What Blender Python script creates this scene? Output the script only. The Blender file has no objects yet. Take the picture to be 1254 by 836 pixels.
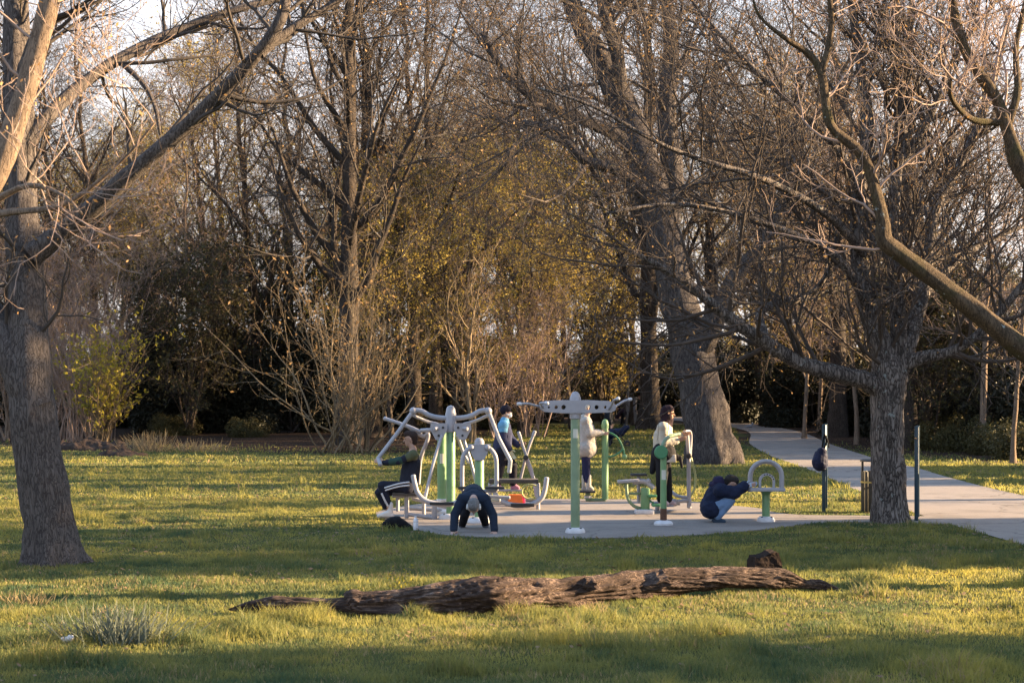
EXPO = 2.68
HAZE = 0.0
import bpy, bmesh, math, random
import numpy as np
from mathutils import Vector, Matrix, Euler
R = math.radians
scene = bpy.context.scene
COL = scene.collection
FP = 2000.0 / 1254.0          # focal length over frame width
CAMH = 1.95

def gz(x, y):                 # the lawn is level, then climbs gently into the wood
    return 0.0155 * (np.clip(y, 55, 200) - 55)

def W(px, py, Y):             # a point of the place at distance Y, read off the photograph
    return Vector(((px - 627) / 2000 * Y, Y, CAMH + (490 - py) / 2000 * Y))

def G(px, py):                # the ground point seen at px, py
    Y = 3900 / (py - 490)
    if Y > 55: Y = (3900 + 31 * 55) / (py - 490 + 31)
    return Vector(((px - 627) / 2000 * Y, Y, float(gz(0, Y))))

# ------------------------------------------------------------------ materials
def new_mat(name):
    m = bpy.data.materials.new(name); m.use_nodes = True
    nt = m.node_tree; b = nt.nodes['Principled BSDF']
    return m, nt, b

def N(nt, t, **kw):
    n = nt.nodes.new(t)
    for k, v in kw.items():
        if k in n.inputs: n.inputs[k].default_value = v
        else: setattr(n, k, v)
    return n

def ramp(nt, fac, stops):
    r = nt.nodes.new('ShaderNodeValToRGB'); e = r.color_ramp.elements
    while len(e) < len(stops): e.new(0.5)
    for i, (p, c) in enumerate(stops):
        e[i].position = p; e[i].color = (*c, 1)
    nt.links.new(fac, r.inputs['Fac']); return r.outputs['Color']

def coords(nt, scale=(1, 1, 1), kind='Object'):
    tc = nt.nodes.new('ShaderNodeTexCoord'); mp = nt.nodes.new('ShaderNodeMapping')
    mp.inputs['Scale'].default_value = scale
    nt.links.new(tc.outputs[kind], mp.inputs['Vector']); return mp.outputs['Vector']

def noise(nt, vec, scale, detail=6, rough=0.6):
    n = N(nt, 'ShaderNodeTexNoise', Scale=scale, Detail=detail, Roughness=rough)
    nt.links.new(vec, n.inputs['Vector']); return n.outputs['Fac']

def bump(nt, b, h, strength, dist):
    n = N(nt, 'ShaderNodeBump', Strength=strength, Distance=dist)
    nt.links.new(h, n.inputs['Height']); nt.links.new(n.outputs['Normal'], b.inputs['Normal'])

def plain(name, c, rough=0.6, metal=0.0, var=0.12, scale=14, bmp=0.0, spec=0.4):
    m, nt, b = new_mat(name)
    v = coords(nt)
    f = noise(nt, v, scale, 4)
    lo = tuple(x * (1 - var) for x in c); hi = tuple(min(1, x * (1 + var)) for x in c)
    nt.links.new(ramp(nt, f, [(0.3, lo), (0.7, hi)]), b.inputs['Base Color'])
    b.inputs['Roughness'].default_value = rough; b.inputs['Metallic'].default_value = metal
    b.inputs['Specular IOR Level'].default_value = spec
    if bmp: bump(nt, b, noise(nt, v, scale * 1.7, 3), 0.8, bmp)
    return m

def bark(name, dark, mid, pale, scale=1.0, lichen=0.0, bstr=1.0, moss=None, crk=(0.25, 0.10)):
    m, nt, b = new_mat(name)
    v = coords(nt, (scale, scale, scale * 0.22)); v1 = coords(nt, (1, 1, 1))
    vor = N(nt, 'ShaderNodeTexVoronoi', feature='DISTANCE_TO_EDGE', Scale=13)
    ns = N(nt, 'ShaderNodeTexNoise', Scale=5.0, Detail=5)
    mixv = N(nt, 'ShaderNodeMix', data_type='RGBA', blend_type='LINEAR_LIGHT'); mixv.inputs[0].default_value = 0.35
    nt.links.new(v, mixv.inputs[6]); nt.links.new(v, ns.inputs['Vector']); nt.links.new(ns.outputs['Color'], mixv.inputs[7])
    nt.links.new(mixv.outputs[2], vor.inputs['Vector'])
    fine = noise(nt, v, 22, 8, 0.7); big = noise(nt, v1, 2.2 * scale, 3)
    crack = ramp(nt, vor.outputs['Distance'], [(0.0, (crk[0],) * 3), (crk[1], (1, 1, 1))])
    mm = N(nt, 'ShaderNodeMath', operation='MULTIPLY'); nt.links.new(crack, mm.inputs[0]); nt.links.new(fine, mm.inputs[1])
    ad = N(nt, 'ShaderNodeMath', operation='MULTIPLY_ADD'); nt.links.new(big, ad.inputs[0]); ad.inputs[1].default_value = 0.5
    nt.links.new(mm.outputs[0], ad.inputs[2])
    col = ramp(nt, ad.outputs[0], [(0.22, dark), (0.62, mid), (0.95, pale)])
    if moss:
        mf = ramp(nt, noise(nt, v1, 3.1, 4), [(0.5, (0, 0, 0)), (0.68, (0.8, 0.8, 0.8))])
        mx = N(nt, 'ShaderNodeMix', data_type='RGBA'); nt.links.new(mf, mx.inputs[0]); nt.links.new(col, mx.inputs[6])
        mx.inputs[7].default_value = (*moss, 1); col = mx.outputs[2]
    if lichen:
        lf = ramp(nt, noise(nt, v1, 9, 5, 0.65), [(0.66 - lichen, (0, 0, 0)), (0.70 - lichen, (0.85, 0.85, 0.85))])
        mx = N(nt, 'ShaderNodeMix', data_type='RGBA'); nt.links.new(lf, mx.inputs[0]); nt.links.new(col, mx.inputs[6])
        mx.inputs[7].default_value = (0.30, 0.34, 0.33, 1); col = mx.outputs[2]
    nt.links.new(col, b.inputs['Base Color'])
    b.inputs['Roughness'].default_value = 0.95; b.inputs['Specular IOR Level'].default_value = 0.15
    bump(nt, b, mm.outputs[0], bstr, 0.03 / scale)
    return m

def leafy(name, c0, c1, transl=0.4, attr=False):
    m, nt, b = new_mat(name); out = nt.nodes['Material Output']
    if attr:
        a = N(nt, 'ShaderNodeAttribute', attribute_name='tone'); f = a.outputs['Fac']
    else:
        f = noise(nt, coords(nt), 3.0, 6, 0.8)
    col = ramp(nt, f, [(0.0 if attr else 0.3, c0), (1.0 if attr else 0.7, c1)])
    nt.links.new(col, b.inputs['Base Color']); b.inputs['Roughness'].default_value = 0.6
    b.inputs['Specular IOR Level'].default_value = 0.25
    t = nt.nodes.new('ShaderNodeBsdfTranslucent'); nt.links.new(col, t.inputs['Color'])
    mx = nt.nodes.new('ShaderNodeMixShader'); mx.inputs[0].default_value = transl
    nt.links.new(b.outputs[0], mx.inputs[1]); nt.links.new(t.outputs[0], mx.inputs[2]); nt.links.new(mx.outputs[0], out.inputs['Surface'])
    return m

# ------------------------------------------------------------------ numpy meshes
def mesh_np(name, V, F, mats, midx=None, tone=None, smooth=True):
    """V (n,3); F list of index arrays (m,k); midx list of material ids, one per array in F"""
    me = bpy.data.meshes.new(name)
    me.vertices.add(len(V)); me.vertices.foreach_set('co', np.ascontiguousarray(V, np.float32).ravel())
    F = [f for f in F]
    tot = np.concatenate([np.full(len(f), f.shape[1], np.int32) for f in F])
    idx = np.concatenate([f.ravel() for f in F]).astype(np.int32)
    start = np.concatenate([[0], np.cumsum(tot)[:-1]]).astype(np.int32)
    me.loops.add(len(idx)); me.loops.foreach_set('vertex_index', idx)
    me.polygons.add(len(tot)); me.polygons.foreach_set('loop_start', start); me.polygons.foreach_set('loop_total', tot)
    if midx is not None:
        me.polygons.foreach_set('material_index', np.concatenate([np.full(len(f), k, np.int32) for f, k in zip(F, midx)]))
    me.polygons.foreach_set('use_smooth', np.full(len(tot), smooth))
    for m in mats: me.materials.append(m)
    if tone is not None:
        a = me.attributes.new('tone', 'FLOAT', 'POINT'); a.data.foreach_set('value', np.ascontiguousarray(tone, np.float32))
    me.update(); return me

def tubes_np(P, Rr, S, seed=0):
    P = np.asarray(P, float); Rr = np.asarray(Rr, float); n, K, _ = P.shape
    T = np.gradient(P, axis=1); T /= np.linalg.norm(T, axis=2, keepdims=True) + 1e-9
    m = T.mean(1); ref = np.cross(m, np.array([0.37, 0.52, 0.77])); ref /= np.linalg.norm(ref, axis=1, keepdims=True) + 1e-9
    ref = ref[:, None, :] * np.ones((1, K, 1))
    A = ref - T * (ref * T).sum(2, keepdims=True); A /= np.linalg.norm(A, axis=2, keepdims=True) + 1e-9
    B = np.cross(T, A)
    th = np.arange(S) * 2 * np.pi / S
    ring = A[:, :, None, :] * np.cos(th)[None, None, :, None] + B[:, :, None, :] * np.sin(th)[None, None, :, None]
    V = (P[:, :, None, :] + ring * (Rr[..., None, None] if Rr.ndim == 2 else Rr[..., None])).reshape(-1, 3)
    base = (np.arange(n) * K * S)[:, None, None]; k = (np.arange(K - 1) * S)[None, :, None]; s = np.arange(S)[None, None, :]; s2 = (s + 1) % S
    F = np.stack([base + k + s, base + k + s2, base + k + S + s2, base + k + S + s], -1).reshape(-1, 4)
    return V, F

class Geo:
    def __init__(s): s.V = []; s.F = []; s.M = []; s.n = 0; s.T = []
    def add(s, V, F, m=0, tone=None):
        s.V.append(V); s.F.append(F + s.n); s.M.append(m); s.n += len(V)
        s.T.append(np.full(len(V), 0.5) if tone is None else tone)
    def mesh(s, name, mats, tone=False):
        return mesh_np(name, np.concatenate(s.V), s.F, mats, s.M, np.concatenate(s.T) if tone else None)

def norm(a): return a / (np.linalg.norm(a, axis=-1, keepdims=True) + 1e-9)

def grow(rng, P, Rr, per, t0, t1, L, ang, K, wander, up, ratio, rmin, tip=0.35, rmax=1, Lvar=0.35, taperL=0.0, out=None):
    """children branches spread along each parent branch"""
    n, Kp, _ = P.shape
    i = np.repeat(np.arange(n), per); N_ = len(i)
    t = t0 + (t1 - t0) * ((np.tile(np.arange(per), n) + rng.random(N_)) / per)
    f = t * (Kp - 1); k = np.minimum(f.astype(int), Kp - 2); u = (f - k)[:, None]
    p = P[i, k] * (1 - u) + P[i, k + 1] * u
    T = norm(P[i, k + 1] - P[i, k]); r = Rr[i, k] * (1 - u[:, 0]) + Rr[i, k + 1] * u[:, 0]
    rd = rng.normal(size=(N_, 3)); 
    if out is not None: rd = rd * 0.6 + np.asarray(out)
    pr = norm(rd - T * (rd * T).sum(1, keepdims=True))
    a = (ang * (0.7 + 0.6 * rng.random(N_)))[:, None]
    d = norm(T * np.cos(a) + pr * np.sin(a))
    ln = L * (1 - Lvar + 2 * Lvar * rng.random(N_)) * (1 - taperL * (t - t0) / max(1e-6, t1 - t0))
    C = np.zeros((N_, K, 3)); C[:, 0] = p; up = np.asarray(up, float)
    if up.ndim == 0: up = np.array([0, 0, float(up)])
    for j in range(1, K):
        d = norm(d + wander * rng.normal(size=(N_, 3)) + up)
        C[:, j] = C[:, j - 1] + d * (ln / (K - 1))[:, None]
    r0 = np.clip(r * ratio, rmin, rmax)
    s = np.linspace(0, 1, K)[None, :]
    CR = r0[:, None] * (1 - s) + np.maximum(r0 * tip, rmin * 0.6)[:, None] * s
    return C, CR

def buds(rng, P, size, per=1, t=1.0, spread=0.03):
    """small leaf or bud faces near the branch ends"""
    n = len(P); i = np.repeat(np.arange(n), per)
    u = rng.random(len(i))[:, None] * (1 - t)
    c = P[i, -1] * (1 - u) + P[i, -2] * u + rng.normal(size=(len(i), 3)) * spread
    a = norm(rng.normal(size=(len(i), 3))); b = norm(np.cross(a, rng.normal(size=(len(i), 3))))
    s = (size * (0.6 + 0.8 * rng.random(len(i))))[:, None]
    V = np.stack([c - a * s, c + b * s * 0.45, c + a * s, c - b * s * 0.45], 1).reshape(-1, 3)
    F = np.arange(len(i) * 4).reshape(-1, 4)
    return V, F

def spline(pts, n):
    """Catmull-Rom through points (any width), n samples"""
    P = np.asarray([tuple(p) for p in pts], float)
    if len(P) == 2: 
        u = np.linspace(0, 1, n)[:, None]; return P[0] * (1 - u) + P[1] * u
    Q = np.vstack([2 * P[0] - P[1], P, 2 * P[-1] - P[-2]])
    t = np.linspace(0, len(P) - 1, n); k = np.minimum(t.astype(int), len(P) - 2); u = (t - k)[:, None]
    a, b, c, d = Q[k], Q[k + 1], Q[k + 2], Q[k + 3]
    return 0.5 * (2 * b + (c - a) * u + (2 * a - 5 * b + 4 * c - d) * u**2 + (3 * b - a - 3 * c + d) * u**3)

# ------------------------------------------------------------------ things and parts
ORG = Vector((0, 0, 0))
def thing(name, label, cat, loc, group=None):
    global ORG
    o = bpy.data.objects.new(name, None); COL.objects.link(o); o.location = loc; o.empty_display_size = 0.2
    o['label'] = label; o['category'] = cat
    if group: o['group'] = group
    ORG = Vector(loc); return o
def tag(o, label, cat, group=None):
    o['label'] = label; o['category'] = cat
    if group: o['group'] = group
    return o
def link(name, me, parent=None, loc=None, kind=None):
    o = bpy.data.objects.new(name, me); COL.objects.link(o)
    if parent: o.parent = parent
    if loc is not None: o.location = loc
    if kind: o['kind'] = kind
    return o

class MB:
    def __init__(s): s.g = Geo()
    def tube(s, pts, r, S=10, n=None, caps=True, smooth=True, ell=None):
        pts = [tuple(p) for p in pts]
        if smooth and len(pts) > 2: P = spline(pts, n or (len(pts) - 1) * 6 + 1)
        else: P = np.asarray(pts, float)
        rr = np.asarray(r, float)
        if rr.ndim == 0: rr = np.full(len(P), float(rr))
        else: rr = np.interp(np.linspace(0, 1, len(P)), np.linspace(0, 1, len(rr)), rr)
        V, F = tubes_np(P[None], rr[None], S)
        s.g.add(V, F)
        if caps:
            for e, k in ((0, 0), (1, len(P) - 1)):
                ring = V[k * S:(k + 1) * S]; c = P[k]; d = norm(P[k] - P[k - 1 if k else 1])
                VV = np.vstack([ring, c + (ring - c) * 0.75 + d * rr[k] * 0.35, (c + d * rr[k] * 0.45)[None]])
                a = np.arange(S); b = (a + 1) % S
                s.g.add(VV, np.stack([a, b, b + S, a + S], 1)); s.g.F[-1] = s.g.F[-1]
                s.g.F.append(np.stack([a + S, b + S, np.full(S, 2 * S)], 1) + s.g.n - len(VV)); s.g.M.append(0)
        return s
    def poly(s, V, F):
        V = np.asarray(V, float)
        for k in sorted({len(f) for f in F}):
            FF = np.asarray([f for f in F if len(f) == k])
            s.g.V.append(V if k == min(len(f) for f in F) else np.zeros((0, 3)))
            if k == min(len(f) for f in F): off = s.g.n; s.g.n += len(V); s.g.T.append(np.zeros(len(V)))
            s.g.F.append(FF + off); s.g.M.append(0)
        return s
    def box(s, c, size, rot=(0, 0, 0), bev=0.15):
        bm = bmesh.new(); bmesh.ops.create_cube(bm, size=1)
        for v in bm.verts: v.co = Vector((v.co.x * size[0], v.co.y * size[1], v.co.z * size[2]))
        bmesh.ops.bevel(bm, geom=bm.edges[:], offset=min(size) * bev, segments=2, affect='EDGES', profile=0.5)
        bmesh.ops.transform(bm, matrix=Matrix.Translation(c) @ Euler(rot).to_matrix().to_4x4(), verts=bm.verts)
        bmesh.ops.triangulate(bm, faces=bm.faces[:])
        bm.verts.ensure_lookup_table()
        s.g.add(np.array([v.co[:] for v in bm.verts]), np.array([[v.index for v in f.verts] for f in bm.faces])); bm.free(); return s
    def lathe(s, c, prof, S=20, axis='z'):
        """prof list of (radius, height)"""
        pr = np.array(prof); th = np.arange(S) * 2 * np.pi / S; K = len(pr)
        V = np.stack([pr[:, 0][:, None] * np.cos(th), pr[:, 0][:, None] * np.sin(th), pr[:, 1][:, None] * np.ones(S)], -1).reshape(-1, 3)
        if axis == 'y': V = V[:, [0, 2, 1]]
        if axis == 'x': V = V[:, [2, 0, 1]]
        k = (np.arange(K - 1) * S)[:, None]; a = np.arange(S)[None]; b = (a + 1) % S
        F = np.stack([k + a, k + b, k + S + b, k + S + a], -1).reshape(-1, 4)
        s.g.add(V + np.array(tuple(c)), F); return s
    def ball(s, c, r, S=12):
        rx, ry, rz = (r, r, r) if np.isscalar(r) else r
        n = S // 2 + 1; ph = np.linspace(0.02, np.pi - 0.02, n); th = np.arange(S) * 2 * np.pi / S
        V = np.stack([rx * np.sin(ph)[:, None] * np.cos(th), ry * np.sin(ph)[:, None] * np.sin(th), rz * np.cos(ph)[:, None] * np.ones(S)], -1).reshape(-1, 3)
        k = (np.arange(n - 1) * S)[:, None]; a = np.arange(S)[None]; b = (a + 1) % S
        s.g.add(V + np.array(tuple(c)), np.stack([k + a, k + b, k + S + b, k + S + a], -1).reshape(-1, 4)); return s
    def build(s, name, mat, parent=None, label=None, smooth=True):
        g = s.g; V = np.concatenate(g.V)
        if parent is not None: V = V - np.array(ORG)
        me = mesh_np(name, V, g.F, [mat], smooth=smooth)
        bm = bmesh.new(); bm.from_mesh(me); bmesh.ops.recalc_face_normals(bm, faces=bm.faces[:]); bm.to_mesh(me); bm.free()
        me.set_sharp_from_angle(angle=R(40))
        o = link(name, me, parent)
        if label: o['label'] = label
        return o

def copy_tree(o, parent=None):
    c = o.copy(); COL.objects.link(c)
    if parent: c.parent = parent
    for ch in list(o.children): copy_tree(ch, c)
    return c
# ================================================================== camera, light, sky
cam = bpy.data.cameras.new('camera'); co = bpy.data.objects.new('camera', cam); COL.objects.link(co)
co.location = (0, 0, CAMH); co.rotation_euler = (R(90), 0, 0)
cam.sensor_width = 36; cam.lens = 36 * FP; cam.shift_y = 72 / 1254; cam.clip_end = 3000; cam.clip_start = 0.1
cam.dof.use_dof = True; cam.dof.focus_distance = 25; cam.dof.aperture_fstop = 5.0
scene.camera = co
EL, AZ = R(14.5), R(8)       # sun low on the right, a little beyond the scene
sd = Vector((math.cos(EL) * math.cos(AZ), math.cos(EL) * math.sin(AZ), math.sin(EL)))
sl = bpy.data.lights.new('sun', 'SUN'); so = bpy.data.objects.new('sun', sl); COL.objects.link(so)
so.rotation_euler = sd.to_track_quat('Z', 'Y').to_euler(); so.location = sd * 60
sl.energy = 5.0; sl.angle = R(0.6); sl.color = (1.0, 0.71, 0.40)
wd = bpy.data.worlds.new('World'); scene.world = wd; wd.use_nodes = True
nt = wd.node_tree; bg = nt.nodes['Background']
sky = nt.nodes.new('ShaderNodeTexSky'); sky.sky_type = 'NISHITA'; sky.sun_disc = False
sky.sun_elevation = EL; sky.sun_rotation = R(90) - AZ; sky.air_density = 1.0; sky.dust_density = 5.0; sky.ozone_density = 1.5
tcw = nt.nodes.new('ShaderNodeTexCoord'); sep = nt.nodes.new('ShaderNodeSeparateXYZ'); nt.links.new(tcw.outputs['Generated'], sep.inputs[0])
nv0 = noise(nt, tcw.outputs['Generated'], 2.2, 6); nva = nt.nodes.new('ShaderNodeMath'); nva.operation = 'MULTIPLY_ADD'
nt.links.new(sep.outputs['Z'], nva.inputs[0]); nva.inputs[1].default_value = -0.3; nt.links.new(nv0, nva.inputs[2]); nv = nva.outputs[0]
veil = nt.nodes.new('ShaderNodeMix'); veil.data_type = 'RGBA'; nt.links.new(ramp(nt, nv, [(-0.0, (0.2, 0.2, 0.2)), (0.45, (0.97, 0.97, 0.97))]), veil.inputs[0])
nt.links.new(sky.outputs[0], veil.inputs[6]); nt.links.new(ramp(nt, sep.outputs['Z'], [(0.16, (2.62, 2.48, 2.46)), (0.5, (1.15, 1.85, 2.9))]), veil.inputs[7]); nt.links.new(veil.outputs[2], bg.inputs['Color'])
bg.inputs['Strength'].default_value = 0.095
scene.view_settings.view_transform = 'Standard'; scene.view_settings.look = 'None'
scene.view_settings.exposure = EXPO; scene.view_settings.gamma = 1
scene.cycles.max_bounces = 6; scene.cycles.diffuse_bounces = 3; scene.cycles.transmission_bounces = 4; scene.cycles.transparent_max_bounces = 4

# ================================================================== materials
M = {}
M['bark_grey'] = bark('bark_grey', (0.035, 0.028, 0.025), (0.13, 0.105, 0.09), (0.24, 0.20, 0.17), 1.0, 0.02, 1.0)
M['bark_dark'] = bark('bark_deep_grey', (0.028, 0.022, 0.021), (0.078, 0.066, 0.062), (0.14, 0.12, 0.11), 1.3, 0.0, 1.0)
M['bark_slate'] = bark('bark_slate', (0.018, 0.015, 0.015), (0.058, 0.050, 0.050), (0.11, 0.096, 0.09), 0.7, 0.0, 1.0)
M['bark_black'] = bark('bark_blackish', (0.012, 0.010, 0.009), (0.042, 0.034, 0.029), (0.085, 0.068, 0.058), 1.0, 0.0, 1.0)
M['bark_pale'] = bark('bark_plated', (0.045, 0.036, 0.034), (0.19, 0.16, 0.145), (0.30, 0.26, 0.235), 0.8, 0.0, 1.0)
M['bark_lichen'] = bark('bark_lichened', (0.028, 0.024, 0.022), (0.135, 0.115, 0.105), (0.25, 0.22, 0.20), 0.9, 0.02, 1.0, crk=(0.0, 0.16))
M['bark_brown'] = bark('bark_brown', (0.02, 0.015, 0.012), (0.065, 0.05, 0.04), (0.12, 0.095, 0.075), 0.8, 0.0, 1.0)
M['bark_moss'] = bark('bark_mossy', (0.022, 0.017, 0.012), (0.068, 0.05, 0.033), (0.13, 0.093, 0.06), 1.6, 0.01, 0.9, moss=(0.06, 0.052, 0.022))
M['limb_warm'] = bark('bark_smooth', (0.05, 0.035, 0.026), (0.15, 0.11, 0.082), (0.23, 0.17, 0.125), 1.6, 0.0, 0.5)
M['twig'] = plain('twig_bark', (0.095, 0.07, 0.054), 0.85, var=0.4, scale=2)
M['twig_mid'] = plain('brown_twig_bark', (0.062, 0.047, 0.038), 0.9, var=0.4, scale=2)
M['twig_dark'] = plain('dark_twig_bark', (0.045, 0.036, 0.031), 0.9, var=0.4, scale=2)
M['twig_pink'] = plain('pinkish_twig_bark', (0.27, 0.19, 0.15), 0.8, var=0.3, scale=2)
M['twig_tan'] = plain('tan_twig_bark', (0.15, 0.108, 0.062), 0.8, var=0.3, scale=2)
M['twig_yel'] = plain('olive_twig_bark', (0.24, 0.19, 0.09), 0.8, var=0.3, scale=2)
M['bud'] = leafy('bud', (0.18, 0.09, 0.04), (0.38, 0.24, 0.09), 0.3)
M['gold'] = leafy('golden_flower', (0.24, 0.17, 0.04), (0.55, 0.42, 0.09), 0.45)
M['lime'] = leafy('young_leaf', (0.20, 0.19, 0.02), (0.48, 0.38, 0.05), 0.5)
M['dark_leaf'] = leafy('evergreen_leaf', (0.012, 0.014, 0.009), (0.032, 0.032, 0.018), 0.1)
M['ivy'] = leafy('bramble_leaf', (0.035, 0.035, 0.014), (0.10, 0.085, 0.03), 0.25)
M['grass'] = leafy('grass_blade', (0.045, 0.092, 0.048), (0.38, 0.325, 0.075), 0.5, attr=True)
M['straw'] = leafy('dry_grass', (0.22, 0.15, 0.08), (0.42, 0.32, 0.17), 0.4)
M['iris'] = leafy('bulb_leaf', (0.07, 0.085, 0.065), (0.16, 0.18, 0.14), 0.3)

def ground_mat():
    m, nt, b = new_mat('lawn_and_leaf_litter')
    v = coords(nt); f = noise(nt, v, 0.35, 8, 0.65); f2 = noise(nt, v, 9, 6, 0.7)
    gr = ramp(nt, f, [(0.3, (0.035, 0.045, 0.014)), (0.7, (0.085, 0.085, 0.026))])
    lt = ramp(nt, f2, [(0.3, (0.016, 0.011, 0.008)), (0.6, (0.045, 0.028, 0.02)), (0.8, (0.10, 0.062, 0.04))])
    a = N(nt, 'ShaderNodeAttribute', attribute_name='tone')
    ad = N(nt, 'ShaderNodeMath', operation='MULTIPLY_ADD'); nt.links.new(noise(nt, v, 1.2, 6), ad.inputs[0]); ad.inputs[1].default_value = 0.9
    nt.links.new(a.outputs['Fac'], ad.inputs[2])
    k = ramp(nt, ad.outputs[0], [(0.82, (0, 0, 0)), (1.0, (1, 1, 1))])
    mx = N(nt, 'ShaderNodeMix', data_type='RGBA'); nt.links.new(k, mx.inputs[0]); nt.links.new(gr, mx.inputs[6]); nt.links.new(lt, mx.inputs[7])
    nt.links.new(mx.outputs[2], b.inputs['Base Color']); b.inputs['Roughness'].default_value = 1; b.inputs['Specular IOR Level'].default_value = 0.1
    bump(nt, b, f2, 1.0, 0.05); return m
M['ground'] = ground_mat()

def tarmac(name, c, stain):
    m, nt, b = new_mat(name); v = coords(nt)
    f = noise(nt, v, 0.9, 7, 0.6); g = noise(nt, v, 90, 3)
    c0 = tuple(x * 0.72 for x in c); c1 = tuple(x * 1.15 for x in c)
    base = ramp(nt, f, [(0.3, c0), (0.5, c), (0.75, c1)])
    vor = N(nt, 'ShaderNodeTexVoronoi', feature='DISTANCE_TO_EDGE', Scale=0.33); nv = N(nt, 'ShaderNodeTexNoise', Scale=1.6, Detail=5)
    mv = N(nt, 'ShaderNodeMix', data_type='RGBA', blend_type='LINEAR_LIGHT'); mv.inputs[0].default_value = 0.35
    nt.links.new(v, nv.inputs['Vector']); nt.links.new(v, mv.inputs[6]); nt.links.new(nv.outputs['Color'], mv.inputs[7]); nt.links.new(mv.outputs[2], vor.inputs['Vector'])
    ck = ramp(nt, vor.outputs['Distance'], [(0.0, (0.35, 0.35, 0.35)), (0.012, (1, 1, 1))])
    sp = ramp(nt, g, [(0.35, (0.8, 0.8, 0.8)), (0.65, (1.15, 1.12, 1.1))])
    m1 = N(nt, 'ShaderNodeMix', data_type='RGBA', blend_type='MULTIPLY'); m1.inputs[0].default_value = 1; nt.links.new(base, m1.inputs[6]); nt.links.new(sp, m1.inputs[7])
    m2 = N(nt, 'ShaderNodeMix', data_type='RGBA', blend_type='MULTIPLY'); m2.inputs[0].default_value = stain; nt.links.new(m1.outputs[2], m2.inputs[6]); nt.links.new(ck, m2.inputs[7])
    nt.links.new(m2.outputs[2], b.inputs['Base Color']); b.inputs['Roughness'].default_value = 0.85; b.inputs['Specular IOR Level'].default_value = 0.3
    bump(nt, b, g, 0.5, 0.004); return m
M['path'] = tarmac('worn_path_tarmac', (0.225, 0.195, 0.175), 0.8)
M['pad'] = tarmac('fitness_pad_surface', (0.205, 0.18, 0.165), 0.6)

# ================================================================== ground, path, pad
def edge_px(px):      # image row at which the lawn gives way to the wood floor
    return np.interp(px, [-400, 60, 300, 420, 520, 600, 640, 700, 900, 905, 1000, 1254, 1700], [546, 546, 552, 556, 553, 535, 519, 516, 520, 545, 549, 568, 575])
def wood_t(x, y):
    px = 627 + 2000 * x / np.maximum(y, 1); py = 490 + (CAMH - gz(x, y)) * 2000 / np.maximum(y, 1)
    return 0.5 + np.clip((edge_px(px) - py) / 9, -1, 1) * 0.5
ys = np.concatenate([np.arange(-30, 60, 1.5), np.arange(60, 210, 3), [260, 400, 900]])
xs = np.concatenate([[-800, -400, -200], np.arange(-100, 101, 2.0), [200, 400, 800]])
XX, YY = np.meshgrid(xs, ys); V = np.stack([XX, YY, gz(XX, YY)], -1).reshape(-1, 3)
nx, ny = len(xs), len(ys); i = np.arange(ny - 1)[:, None] * nx + np.arange(nx - 1)[None]
F = np.stack([i, i + 1, i + nx + 1, i + nx], -1).reshape(-1, 4)
t = wood_t(V[:, 0], V[:, 1])
link('ground', mesh_np('ground', V, [F], [M['ground']], [0], t), kind='structure')

def strip(name, L, Rg, z, mat, n=90):
    a = spline(L, n); b = spline(Rg, n); m = 6
    u = np.linspace(0, 1, m)[None, :, None]; P = a[:, None] * (1 - u) + b[:, None] * u
    P[..., 2] = gz(P[..., 0], P[..., 1]) + z
    i = np.arange(n - 1)[:, None] * m + np.arange(m - 1)[None]; F = np.stack([i, i + 1, i + m + 1, i + m], -1).reshape(-1, 4)
    return link(name, mesh_np(name, P.reshape(-1, 3), [F], [mat]), kind='structure')
PL = [Vector((6.6, 4, 0)), Vector((6.8, 14, 0)), G(1254, 668), G(1140, 635), G(1060, 605), G(985, 573), G(920, 545), G(905, 525), Vector((9, 108, 0))]
PR = [Vector((10.6, 4, 0)), Vector((10.6, 16, 0)), Vector((10.5, 24, 0)), G(1254, 607), Vector((11.0, 41, 0)), G(1110, 570), G(1020, 545), G(962, 525), Vector((12, 112, 0))]
strip('path', PL, PR, 0.012, M['path'])
pad_px = [(458, 629), (470, 636), (500, 646), (540, 655), (620, 659), (700, 660), (800, 658), (880, 654), (950, 647), (1000, 641), (1060, 640), (1175, 642),
          (1175, 634), (1060, 632), (985, 631), (950, 628), (930, 623), (880, 618), (820, 613), (700, 611.5), (600, 612), (520, 617), (475, 624)]
PADP = [G(*p) for p in pad_px]
def pad():
    bm = bmesh.new(); pts = spline(PADP + [PADP[0]], 160)[:-1]
    hi = [bm.verts.new((p[0], p[1], 0.016)) for p in pts]; lo = [bm.verts.new((p[0], p[1], -0.05)) for p in pts]
    f = bm.faces.new(hi)
    for k in range(len(pts)): bm.faces.new((lo[k], lo[(k + 1) % len(pts)], hi[(k + 1) % len(pts)], hi[k]))
    bmesh.ops.recalc_face_normals(bm, faces=bm.faces[:]); bmesh.ops.triangulate(bm, faces=[f])
    me = bpy.data.meshes.new('paved_pad'); bm.to_mesh(me); bm.free(); me.materials.append(M['pad'])
    return link('pavement', me, kind='structure'), pts
_, pad_pts = pad()

def inside(pts, x, y):
    n = len(pts); r = np.zeros(len(x), bool)
    for k in range(n):
        x0, y0 = pts[k][0], pts[k][1]; x1, y1 = pts[(k + 1) % n][0], pts[(k + 1) % n][1]
        c = ((y0 > y) != (y1 > y)) & (x < (x1 - x0) * (y - y0) / (y1 - y0 + 1e-12) + x0); r ^= c
    return r
path_pts = list(spline(PL, 60)) + list(spline(PR, 60))[::-1]

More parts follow.
